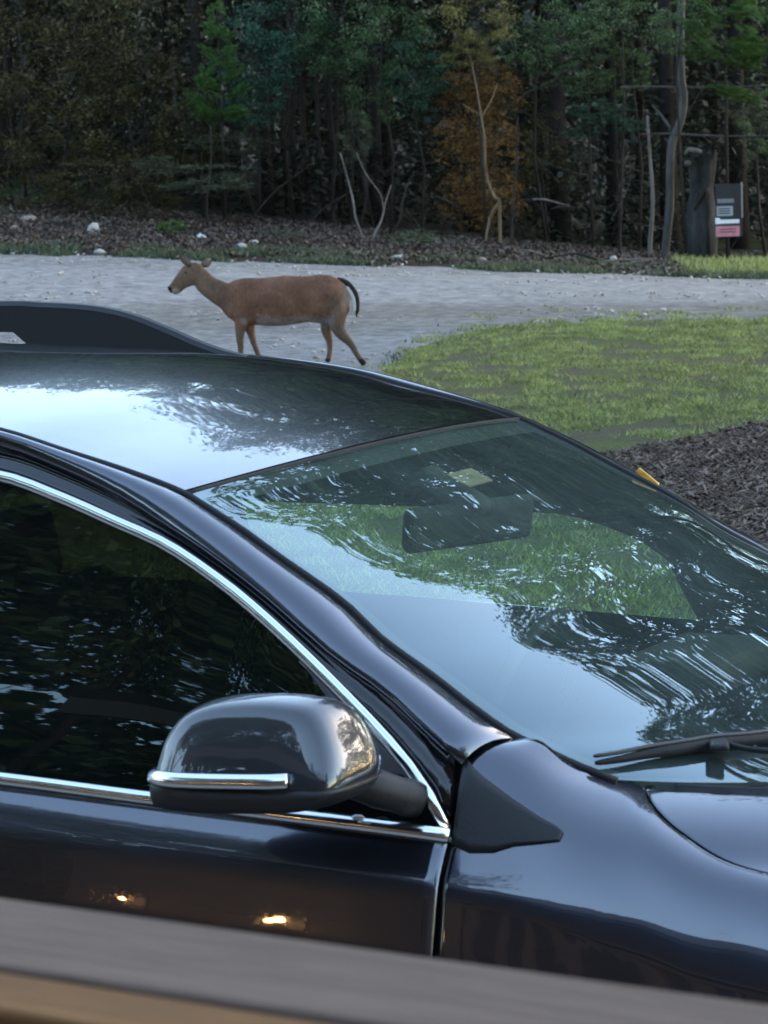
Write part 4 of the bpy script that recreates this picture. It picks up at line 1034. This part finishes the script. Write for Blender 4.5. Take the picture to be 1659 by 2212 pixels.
# black sail trim on the fender
SL = [(.607, -.868, 1.137), (.65, -.872, 1.122), (.70, -.880, 1.097), (.749, -.888, 1.075), (.781, -.8925, 1.063), (.793, -.895, 1.055), (.787, -.896, 1.047), (.737, -.8985, 1.042), (.704, -.901, 1.034), (.678, -.904, 1.025), (.635, -.904, 1.025), (.622, -.900, 1.041)]
def on_side(x, z):
    P = crspline([Vector((0, y, zz)) for y, zz in section(max(x, .63))], 6)
    for a, c in zip(P[:-1], P[1:]):
        if (a.z - z) * (c.z - z) <= 0 and a.z != c.z: return a.y + (c.y - a.y) * (z - a.z) / (c.z - a.z)
    return P[0].y
V, F = [], []
top_ = [(.612, 1.148), (.65, 1.124), (.70, 1.099), (.749, 1.077), (.781, 1.065), (.794, 1.058)]; bot_ = [(.620, 1.030), (.65, 1.022), (.688, 1.025), (.72, 1.036), (.76, 1.042), (.791, 1.047)]
rows = []
def lerp_tab(tb, u):
    k = min(len(tb) - 2, int(u * (len(tb) - 1))); t = u * (len(tb) - 1) - k; return tb[k][0] + (tb[k + 1][0] - tb[k][0]) * t, tb[k][1] + (tb[k + 1][1] - tb[k][1]) * t
for i in range(21):
    xa, za = lerp_tab(top_, i / 20); xb, zb = lerp_tab(bot_, i / 20)
    rows.append([Vector((xa + (xb - xa) * j / 8, on_side(xa + (xb - xa) * j / 8, za + (zb - za) * j / 8) - .006, za + (zb - za) * j / 8)) for j in range(9)])
o = surf('sail_trim', rows, M['black_satin'], CAR, .007); mir(o)
# seam between pillar and fender is the gap at x .60-.62; hood
def hood_pt(x, s):
    y, z = interp(FT, x); y = abs(y) - .0095; q = 1 - abs(s) ** 2.4
    x0 = x
    q12 = 1 - abs(s) ** 12; k = 1 - sstep(.84, 1.75, x)
    return Vector((x0 + .34 * q12 * k + .10 * sstep(1.5, 1.95, x) * q, y * s, z + (.030 + .02 * sstep(.85, 1.3, x)) * q - .018 * q12 * k - .001 - .03 * q * sstep(1.6, 1.98, x)))
surf('hood', [[hood_pt(.848 + (1.96 - .848) * i / 60, us(j, 60)) for j in range(61)] for i in range(61)], M['paint'], CAR, .006)
# cowl between glass and hood
rows = []
for j in range(61):
    s = us(j, 60); a = ws_pt(1, s) + Vector((-.01, 0, -.006)); c = hood_pt(.85, s * .985) + Vector((.012, 0, -.014)); rows.append([a, a.lerp(c, .35) + Vector((0, 0, -.008)), a.lerp(c, .7) + Vector((0, 0, -.010)), c])
surf('cowl', rows, M['cowl'])
tube('hood_seal', [hood_pt(.85, us(j, 60) * .985) + Vector((-.008, 0, -.004)) for j in range(61)], .006, M['rubber'], CAR, 6)
# bumpers, grille, lamps, tailgate
def nose(name, x0, zs, bulge, mat, yk=.80):
    return surf(name, [[Vector((x0 + bx + bulge * (1 - (s / 1.0) ** 2), s * yk, z)) for s in [-1 + 2 * j / 24 for j in range(25)]] for z, bx in zs], mat, CAR, .01)
nose('front_bumper', 1.93, [(.84, 0), (.74, .05), (.60, .09), (.45, .08), (.28, .02)], .13, M['paint'])
for i in range(6): tube('grille_bar', [Vector((2.00 + .135 * (1 - (s / 1.0) ** 2), s * .55, .66 - i * .03)) for s in [-1 + j / 10 for j in range(21)]], .008, M['chrome'], CAR, 6)
for s_ in (-1, 1):
    box('headlight', (1.935, s_ * .64, .80), (.14, .26, .10), M['lamp_lens'], CAR, .03)
    box('tail_light', (-2.70, s_ * .73, .98), (.10, .22, .18), M['red_lens'], CAR, .03)
surf('tailgate', [[Vector((x, s * y, z - 0.0)) for s in [-1 + 2 * j / 16 for j in range(17)]] for x, y, z in ((-2.62, .60, 1.50), (-2.72, .70, 1.28), (-2.78, .82, 1.06), (-2.80, .82, .80), (-2.80, .82, .62))], M['paint'], CAR, .01)
surf('rear_bumper', [[Vector((x - .05 * (1 - s * s), s * .86, z)) for s in [-1 + 2 * j / 16 for j in range(17)]] for x, z in ((-2.80, .64), (-2.86, .55), (-2.84, .40), (-2.76, .28))], M['black_satin'], CAR, .01)
box('floor_pan', (-.4, 0, .30), (4.4, 1.66, .05), M['rubber'], CAR)
# wheels
def wheel(x, s_):
    w_ = link('wheel', mesh([], []), None, CAR) if False else empty('wheel', (x, s_ * .80, .355)); w_.parent = CAR
    prof = [(.22, -.10), (.30, -.115), (.345, -.10), (.355, -.06), (.357, 0), (.355, .06), (.345, .10), (.30, .115), (.22, .10)]
    rows = [[Vector((r_ * math.cos(a), yy, r_ * math.sin(a))) for r_, yy in prof] for a in [2 * math.pi * k / 40 for k in range(40)]]
    link('tyre', grid_mesh(rows, closed_u=True), M['rubber'], w_)
    V, F = [], []
    for k in range(10):
        a = 2 * math.pi * k / 10; d = Vector((math.cos(a), 0, math.sin(a))); tube_vf([d * .03 + Vector((0, s_ * .09, 0)), d * .13 + Vector((0, s_ * .095, 0)), d * .225 + Vector((0, s_ * .085, 0))], [.022, .017, .02], 6, V, F)
    tube_vf([(0, s_ * .05, 0), (0, s_ * .105, 0)], .055, 16, V, F)
    prof = [(.235, -.09), (.215, -.05), (.215, .05), (.235, .09)]
    b0 = len(V)
    for k in range(40):
        a = 2 * math.pi * k / 40
        for r_, yy in prof: V.append(Vector((r_ * math.cos(a), yy, r_ * math.sin(a))))
    for k in range(40):
        for j in range(3): F.append((b0 + k * 4 + j, b0 + ((k + 1) % 40) * 4 + j, b0 + ((k + 1) % 40) * 4 + j + 1, b0 + k * 4 + j + 1))
    link('rim', mesh(V, F), M['rim'], w_)
for wx, _ in WHL:
    for s_ in (-1, 1): wheel(wx, s_)
# raised roof rails: solid tapered foot in front, then a slot under the bar
def roof_rail(s_):
    top = crspline([Vector(p) for p in ((-.63, 0, 1.645), (-.665, 0, 1.652), (-.70, 0, 1.660), (-.76, 0, 1.679), (-.84, 0, 1.709), (-.93, 0, 1.738), (-1.03, 0, 1.755), (-1.16, 0, 1.762), (-1.30, 0, 1.765), (-1.9, 0, 1.755), (-2.2, 0, 1.735), (-2.38, 0, 1.68), (-2.46, 0, 1.60))], 4)
    def bot(x): return interp(SEAM, x)[1] + .0
    rows = []
    for p in top:
        y0 = abs(interp(SEAM, p.x)[0]) - .005; zb = bot(p.x) - .004
        if -2.16 < p.x < -1.19: k = min(1, (-1.19 - p.x) / .03, (p.x + 2.16) / .03); zb = zb + (.036) * k
        h2 = .017; r_ = []
        for yy, zz in ((-h2, zb), (-h2, p.z - .010), (-h2 * .5, p.z - .001), (h2 * .5, p.z), (h2, p.z - .010), (h2, zb)): r_.append(Vector((p.x, s_ * (y0 + yy), max(zz, zb))))
        rows.append(r_)
    o = link('roof_rail', grid_mesh(rows, closed_v=True), M['black_satin'], CAR); bm = bmesh.new(); bm.from_mesh(o.data); bmesh.ops.recalc_face_normals(bm, faces=bm.faces); bm.to_mesh(o.data); bm.free()
    o.data.polygons.foreach_set('use_smooth', [False] * len(o.data.polygons))
    return o
roof_rail(1); roof_rail(-1)
# wiper
_G = None
def on_glass(px, py, lift):
    """point on the windshield (car frame) under a picture point"""
    global _G
    if _G is None:
        _G = []; Mi = Matrix.Translation(CAR.location) @ Matrix.Rotation(CAR.rotation_euler.z, 4, 'Z')
        for i in range(81):
            for j in range(121):
                p = ws_pt(.6 + .4 * i / 80, -1 + 1.2 * j / 120); _G.append((p, (Mi @ p) - Vector((0, 0, CAM_H))))
    d = ray(px, py).normalized(); best = min(_G, key=lambda g_: (g_[1] - d * g_[1].dot(d)).length_squared)
    return best[0] + Vector((.3, 0, .95)) * lift
def wiper():
    bl = [on_glass(*a, .012) for a in ((1282, 1664), (1340, 1652), (1400, 1642), (1470, 1630), (1540, 1618), (1620, 1612), (1700, 1604), (1790, 1596))]
    n = 7 * 5 + 1
    o = tube('wiper_blade', crspline(bl, 5), [.003] + [.0045 + .0055 * min(1, i / 12) for i in range(n - 2)] + [.004], M['rubber'], CAR, 8)
    tube('blade_spine', [p + Vector((-.002, -.002, .011)) for p in crspline(bl, 5)], [.002] + [.0035] * (n - 2) + [.002], M['cowl'], o, 6)
    hub = on_glass(1545, 1624, .017)
    box('wiper_clip', hub, (.030, .085, .013), M['black_satin'], CAR, .006, Matrix.Rotation(.45, 3, 'Z'))
    arm = [hub + Vector((.0, -.02, 0)), hub + Vector((.05, .0, -.004)), on_glass(1640, 1672, .02), on_glass(1700, 1672, .02) + Vector((.04, .02, 0))]
    arm = [hub + Vector((.01, 0, 0)), hub + Vector((.06, -.005, -.006)), hub + Vector((.12, .03, -.010)), hub + Vector((.20, .14, -.018)), hub + Vector((.26, .28, -.020))]
    tube('wiper_arm', crspline(arm, 5), [.005] * 9 + [.007] * 8 + [.010] * 4, M['black_satin'], CAR, 8, flat=.6)
wiper()
# side mirrors
def side_mirror(s_):
    root = empty('side_mirror', (0, 0, 0) if s_ < 0 else (.14, 0, -.02)); root.parent = CAR
    # housing lofted outward (y) from its traced outline: flat top, blunt rear edge, front sloping down to the mount
    OL = [(.222, 1.150), (.217, 1.120), (.232, 1.099), (.30, 1.097), (.40, 1.103), (.48, 1.112), (.53, 1.128), (.548, 1.155), (.540, 1.195), (.518, 1.238), (.490, 1.264), (.445, 1.272), (.38, 1.271), (.31, 1.262), (.262, 1.244), (.236, 1.215), (.226, 1.182)]
    ring = crspline([Vector((x, 0, z)) for x, z in OL + OL[:1]], 3)[:-1]; cx, cz = .385, 1.180
    secs = [(.962, .34, .070), (.975, .58, .050), (.992, .78, .032), (1.015, .92, .016), (1.045, .985, .006), (1.08, 1.0, 0), (1.11, .985, 0), (1.130, .955, 0), (1.143, .91, 0), (1.150, .84, 0), (1.153, .70, 0), (1.1545, .40, 0), (1.155, .10, 0)]
    def housing(k_, lo=None):
        rows = []
        for y, k, dx in secs:
            r_ = []
            for p in ring:
                x, z = cx + (p.x - cx) * k * k_ + dx, cz + (p.z - cz) * k * k_
                lean = .045 * sstep(1.02, 1.12, y) * max(0, (z - 1.14) / .12)
                if lo is not None: z = min(z, lo + .03 * (x - .22))
                r_.append(Vector((x, s_ * (y + (.002 if lo is not None else 0) - lean), z)))
            rows.append(r_)
        return rows
    o = link('mirror_housing', grid_mesh(housing(1.0), closed_v=True), M['paint_dark'], root); bm = bmesh.new(); bm.from_mesh(o.data)
    bmesh.ops.holes_fill(bm, edges=[e for e in bm.edges if e.is_boundary and all(abs(v.co.y) > 1.1 for v in e.verts)]); bmesh.ops.recalc_face_normals(bm, faces=bm.faces); bm.to_mesh(o.data); bm.free()
    o.data.polygons.foreach_set('use_smooth', [True] * len(o.data.polygons))
    o = link('lower_shell', grid_mesh(housing(1.018, 1.142), closed_v=True), M['black_satin'], root); bm = bmesh.new(); bm.from_mesh(o.data)
    bmesh.ops.holes_fill(bm, edges=[e for e in bm.edges if e.is_boundary]); bmesh.ops.recalc_face_normals(bm, faces=bm.faces); bm.to_mesh(o.data); bm.free()
    # chrome bar wrapped round the outside
    pts = [Vector(p) for p in ((.216, s_ * 1.08, 1.152), (.219, s_ * 1.11, 1.151), (.232, s_ * 1.138, 1.151), (.262, s_ * 1.154, 1.152), (.31, s_ * 1.158, 1.154), (.38, s_ * 1.158, 1.158), (.44, s_ * 1.157, 1.162), (.475, s_ * 1.152, 1.165))]
    strip('chrome_bar', crspline(pts, 5), .012, .007, M['chrome'], root) if s_ < 0 else None
    tube('mirror_arm', crspline([Vector((.552, s_ * .888, 1.085)), Vector((.535, s_ * .915, 1.097)), Vector((.50, s_ * .955, 1.118)), Vector((.44, s_ * 1.00, 1.15))], 4), [.028, .028, .029, .030] * 3 + [.03], M['black_satin'], root, 12, flat=.7)
    g_ = surf('mirror_glass', [[Vector((.262 + .03 * (1 - j / 6) - .004 * math.sin(math.pi * i / 6), s_ * (1.02 + .09 * j / 6), 1.120 + .09 * i / 6)) for j in range(7)] for i in range(7)], M['chrome'], root)
b = NB('gloss_black_mirror_paint'); co = b.coord(); f = b.noise(co, 3, 2); b.pr((.016, .017, .022), .35, .4, .5, b.bump(f, .04, .02), 1.0, .02, ior=1.75); M['paint_dark'] = b.m
side_mirror(-1); side_mirror(1)
o = link('turn_repeater', rock_mesh(12, 2), M['lamp_lens'], CAR); o.location = (.47, -.935, 1.062); o.scale = (.012, .006, .005)
o = box('pillar_reflector', (.0, 0, 0), (.055, .006, .014), M['amber'], CAR, .003);  # solid amber sliver added for a lamp glint on the pillar
pq = [row3(SEAM, x) for x in (.30, .36)]; d_ = pq[1] - pq[0]
o.location = (.262, .703, 1.392); o.rotation_euler = (0, math.atan2(.47, .6), 0.1)
# cabin
TRIM = [(-2.4, 1.30), (-.65, 1.308), (.026, 1.303), (.131, 1.282), (.235, 1.242), (.29, 1.20), (.316, 1.158), (.335, 1.064), (.36, 1.04), (.7, 1.04)]
def headliner():
    rows = [[roof_pt(x, s) + Vector((0, 0, -.045)) for s in [-.97 + 1.94 * j / 16 for j in range(17)]] for x in [-2.45 + i * 2.43 / 20 for i in range(21)]]
    o = link('headliner', grid_mesh(rows), M['interior'], CAR)
    rows = []
    for i in range(60):   # inner side trim above and ahead of the windows
        x = -2.3 + (2.3 + .62) * i / 59; a = row3(SEAM, x) + Vector((0, .02, -.02)); zt = interp(TRIM, x)[0]; c = Vector((x, -.765, min(zt, a.z - .02)))
        rows.append([a, a.lerp(c, .5) + Vector((0, -.012, -.0)), c, c + Vector((0, -.03, .0))])
    o = link('pillar_trim', grid_mesh(rows), M['interior'], CAR); me = o.data
    for v in me.vertices: v.co.y *= -1
    me.flip_normals()
headliner()
rows = []
for j in range(31):
    s = -1 + 2 * j / 30; a = ws_pt(.97, s) + Vector((0, 0, -.02)); rows.append([a, a + Vector((-.12, 0, -.015)), a + Vector((-.25, 0, -.04)), a + Vector((-.34, 0, -.09)), a + Vector((-.36, 0, -.25)), a + Vector((-.30, 0, -.5))])
    for p in rows[-1]: p.y = max(-.80, min(.80, p.y * 1.04))
link('dashboard', grid_mesh(rows), M['dash'], CAR)
box('instrument_hood', (.50, .38, 1.075), (.22, .34, .07), M['dash'], CAR, .03)
for s_ in (-1, 1):
    rows = [[Vector((x, s_ * (.868 - .02 * math.sin(j)), interp(BELT, x)[1] + .016 - j * .19)) for j in range(4)] for x in [-2.4 + i * .3 for i in range(11)]]
    link('door_lining', grid_mesh(rows), M['interior'], CAR)
    s0 = box('front_seat', (-.62, s_ * .38, .60), (.52, .50, .16), M['interior'], CAR, .05)
    box('seat_back', (-.98, s_ * .38, .90), (.14, .48, .56), M['interior'], s0, .05, Matrix.Rotation(-.22, 3, 'Y'))
    box('head_rest', (-1.10, s_ * .38, 1.24), (.09, .26, .17), M['interior'], s0, .035, Matrix.Rotation(-.2, 3, 'Y'))
s0 = box('rear_bench', (-1.65, 0, .62), (.50, 1.3, .16), M['interior'], CAR, .05); box('bench_back', (-1.98, 0, .92), (.14, 1.3, .58), M['interior'], s0, .05, Matrix.Rotation(-.25, 3, 'Y'))
sw = [Vector((.14 + .06 * math.sin(a), .38 + .185 * math.cos(a), .99 + .165 * math.sin(a))) for a in [2 * math.pi * k / 36 for k in range(37)]]
tube('steering_wheel', sw, .014, M['dash'], CAR, 8)
# inside mirror, sensor box and paper tag
rm = box('inside_mirror', (.205, -.005, 1.388), (.035, .30, .085), M['dash'], CAR, .025, Matrix.Rotation(-.42, 3, 'Z') @ Matrix.Rotation(.15, 3, 'Y'))
prism('mirror_bracket', [(.12, 1.495), (.24, 1.432), (.25, 1.42), (.24, 1.40), (.19, 1.40), (.12, 1.46)], -.035, .03, 1, M['dash'], CAR, .01)
ct = ws_pt(.15, -.02); box('paper_tag', ct + Vector((.0, .0, -.006)), (.05, .10, .003), M['sticker'], CAR, 0, Matrix.Rotation(math.atan(.47), 3, 'Y'))

# ------------------------------------------------------------------ porch railing
def wood_mat(name, a, c, rot):
    b = NB(name); co = b.coord('Object', (1.2, 16, 16), (0, 0, rot)); f = b.noise(co, 2.2, 7, .65, 1.2); co2 = b.coord('Object', (5, 40, 40), (0, 0, rot)); g_ = b.noise(co2, 3, 4)
    b.pr(b.mix(.4, b.ramp(f, [(.3, a), (.7, c)]), b.ramp(g_, [(.3, a), (.7, c)])), .75, 0, .3, b.bump(f, .35, .01)); return b.m
rl = Vector((-.259, 1.841, 1.60)); rr_v = Vector((.204, 1.553, 1.60)); dr = (rr_v - rl).normalized(); nrm_ = Vector((-dr.y, dr.x, 0)); nrm_ = nrm_ if nrm_.y < 0 else -nrm_   # towards the camera
ang = math.atan2(dr.y, dr.x); RL = empty('porch_railing', (0, 0, 0)); tag(RL, 'weathered grey brown wooden porch railing across the bottom foreground', 'railing')
wg, wb = wood_mat('weathered_wood', (.072, .046, .032), (.150, .102, .072), 0), wood_mat('stained_brown_wood', (.10, .042, .008), (.19, .085, .02), 0)
RL.location = rl + nrm_ * .07 + Vector((0, 0, -1.60)); RL.rotation_euler = (0, 0, ang)
box('handrail', (.3, .006, 1.581), (4.4, .128, .038), wg, RL, .006)
box('inner_rail', (.3, -.0905, 1.578), (4.4, .064, .038), wb, RL, .006)  # added board; its orange brown stands for a warm reflected cast
box('under_rail', (.3, 0, 1.515), (4.4, .04, .09), wg, RL, .003); box('bottom_rail', (.3, 0, .78), (4.4, .04, .09), wg, RL, .003)
for i in range(38): box('baluster', (-1.8 + i * .115, 0, 1.145), (.035, .034, .64), wg, RL)
for x in (-1.88, 2.48): box('post', (x, -.02, .92), (.09, .09, 1.27), wg, RL, .004)

# ------------------------------------------------------------------ porch and house behind the camera (seen in the car's paint)
HS = empty('house', (0, 0, 0)); HS.location = RL.location; HS.rotation_euler = (0, 0, ang); tag(HS, 'brown sided house with a low roof behind the porch, seen only in reflections', 'house')
# local frame: x along the car, -y away from the car behind the camera
sid = simple('brown_siding', (.013, .011, .009), .85, var=.2, scale=4)
for i in range(17): box('siding_board', (1.8, -3.40 - .006 * (i % 2), .70 + i * .18 + .09), (13.4, .03, .178), sid, HS)
box('wall', (1.8, -3.60, 1.9), (13.4, .3, 3.8), sid, HS)
box('fascia', (1.8, -2.82, 3.80), (14.2, .04, .2), simple('fascia_paint', (.06, .05, .04), .6), HS)
V, F = [], []; V = [Vector(p) for p in ((-5.3, -2.8, 3.9), (8.8, -2.8, 3.9), (8.8, -7.0, 5.2), (-5.3, -7.0, 5.2), (8.8, -11.2, 3.9), (-5.3, -11.2, 3.9))]
o = link('roof', mesh(V, [(0, 1, 2, 3), (3, 2, 4, 5)]), simple('shingles', (.018, .017, .016), .9, var=.3, scale=12), HS, False); so = o.modifiers.new('s', 'SOLIDIFY'); so.thickness = .12
dk = box('deck', (1.8, -1.72, .62), (13.4, 3.32, .04), wg, HS)
for i in range(13): box('deck_joist_post', (-4.7 + i * 1.05, -.12, .30), (.09, .09, .60), wg, HS)
dw = simple('dark_window_pane', (.01, .011, .012), .05, 0, .8); fw = simple('brown_window_frame', (.05, .04, .03), .5)
for x in (-1.5, 5.2):
    f_ = box('window', (x, -3.375, 2.0), (1.3, .05, 1.3), fw, HS, .005); box('pane', (x, -3.345, 2.0), (1.14, .02, 1.14), dw, f_)
f_ = box('door', (3.1, -3.375, 1.70), (.95, .05, 2.05), simple('door_paint', (.10, .03, .02), .4), HS, .005)
warm = NB('warm_lamp_glass'); em = warm.n('ShaderNodeEmission'); em.inputs[0].default_value = (1, .52, .18, 1); em.inputs[1].default_value = 12; warm.l(em.outputs[0], warm.out.inputs[0])
def local(x, y, z): return Vector((RL.location.x, RL.location.y, 0)) + Vector((x * math.cos(ang) - y * math.sin(ang), x * math.sin(ang) + y * math.cos(ang), z))
LAMPS = [(-4.6, 1.71, .026), (-3.93, 1.70, .036), (-3.10, 1.66, .018)]
for i, (x, z, r_) in enumerate(LAMPS):
    L = empty('wall_lamp', local(x, -3.385, z)); L.rotation_euler = (0, 0, ang); tag(L, ['lit amber porch lamp farthest left on the house wall', 'largest lit amber porch lamp, in the middle of the three', 'smallest lit amber porch lamp, farthest right'][i], 'lamp', 'amber lamps on the house wall')
    box('back_plate', (0, .012, 0), (.12, .024, .2), M['black_satin'], L, .004)
    o = link('bulb', rock_mesh(1, 2), warm.m, L); o.location = (0, .11, 0); o.scale = (r_,) * 3
    tube('bracket', [(0, .02, .07), (0, .07, .1), (0, .11, .08)], .008, M['black_satin'], L, 6)
# dense leafy edges of the garden to the left, behind and to the right
for nm, a0, a1, r0, r1, hh, n in (('left_wood', 196, 268, 25, 36, 12.0, 70000), ('back_wood', 140, 196, 27, 36, 8.0, 14000), ('right_wood', 36, 100, 30, 40, 9.0, 16000), ('left_road_wood', 262, 335, 34, 44, 8.5, 16000)):
    A_ = np.radians(g.uniform(a0, a1, n)); r_ = g.uniform(r0, r1, n); P = np.c_[np.sin(A_) * r_, np.cos(A_) * r_, g.uniform(0, 1, n) * hh * (1 + .15 * np.sin(A_ * 23))]; P[:, 2] += Tn(P[:, 0], P[:, 1])
    a = g.uniform(0, 6.28, n); s_ = g.uniform(.12, .34, n)
    u = np.c_[np.cos(a), np.sin(a), g.normal(0, .4, n)] * s_[:, None]; v = np.c_[-np.sin(a) * .3, np.cos(a) * .3, np.ones(n)] * (s_ * .6)[:, None]
    stuff_mesh(nm, np.stack([P - u, P + v, P + u, P - v], 1).reshape(-1, 3), np.arange(4 * n).reshape(-1, 4), M['crown'], {'left_wood': 'leafy wood edge left of the house', 'back_wood': 'leafy wood edge behind the house', 'right_wood': 'leafy wood edge right of the garden', 'left_road_wood': 'leafy wood edge left of the road'}[nm])
# garden trees round the place, outside the picture but mirrored in roof and glass
for x, y, h, cr, lab in ((4.5, 19.5, 16.6, 2.7, 'tall broad tree just right of the lawn'), (7.4, 19.3, 17.2, 2.9, 'second tall tree right of the lawn'), (10.0, 17.8, 17.2, 3.0, 'third tall tree right of the lawn'), (6.0, 25.5, 17, 3.0, 'tall tree between the lawn tree and the road'), (9.5, 24, 12, 3.4, 'broad tree right of the lawn'), (14, 21, 15, 4.0, 'second broad tree further right of the lawn'), (8.2, 33.5, 14, 3.2, 'tree by the road, just right of the picture'),
                         (19, 30, 16, 4.2, 'tall tree beyond the right hand garden trees'), (13, 38, 15, 3.6, 'tree across the road to the right'), (17, 12, 14, 4.0, 'broad tree beside the right end of the driveway'),
                         (-13, -14, 15, 4.5, 'leafy tree behind the left end of the house'), (-20, -8, 10, 4, 'big tree standing far left of the porch'), (-7, -18, 16, 4.8, 'leafy tree behind the middle of the house'), (-26, -16, 13, 5, 'tallest tree at the far left behind the house'),
                         (-15, -22, 19, 5.5, 'very tall tree rising over the house roof'), (0, -20, 16, 5, 'leafy tree behind the right part of the house'), (9, -17, 15, 5, 'broad tree behind the right end of the house'), (-24, 2, 10, 4, 'tree on the left side of the driveway'), (-30, -4, 12, 5, 'second tree far left of the driveway'),
                         (-24.4, -0.1, 22.5, 3.1, 'first tall pine with a high crown left of the house'), (-24.1, -2.8, 23.0, 3.2, 'second tall pine with a high crown left of the house'), (-22.7, -5.1, 22.0, 3.1, 'third tall pine with a high crown left of the house'), (-21.9, -7.6, 22.5, 3.1, 'fourth tall pine with a high crown left of the house'), (-29.8, -3.0, 27.0, 3.4, 'fifth tall pine with a high crown left of the house'), (-28.7, -6.1, 27.5, 3.4, 'sixth tall pine with a high crown left of the house'), (-27.4, -9.1, 27.0, 3.4, 'seventh tall pine with a high crown left of the house'), (-25.7, -11.8, 25.0, 3.2, 'eighth tall pine with a high crown left of the house'), (-17, 20, 10, 3.2, 'tree left of the road, outside the picture'), (24, 20, 17, 5, 'large tree at the far right')):
    tall_tree(x, y, h, cr, lab, 'garden trees outside the picture', high='high crown' in lab)
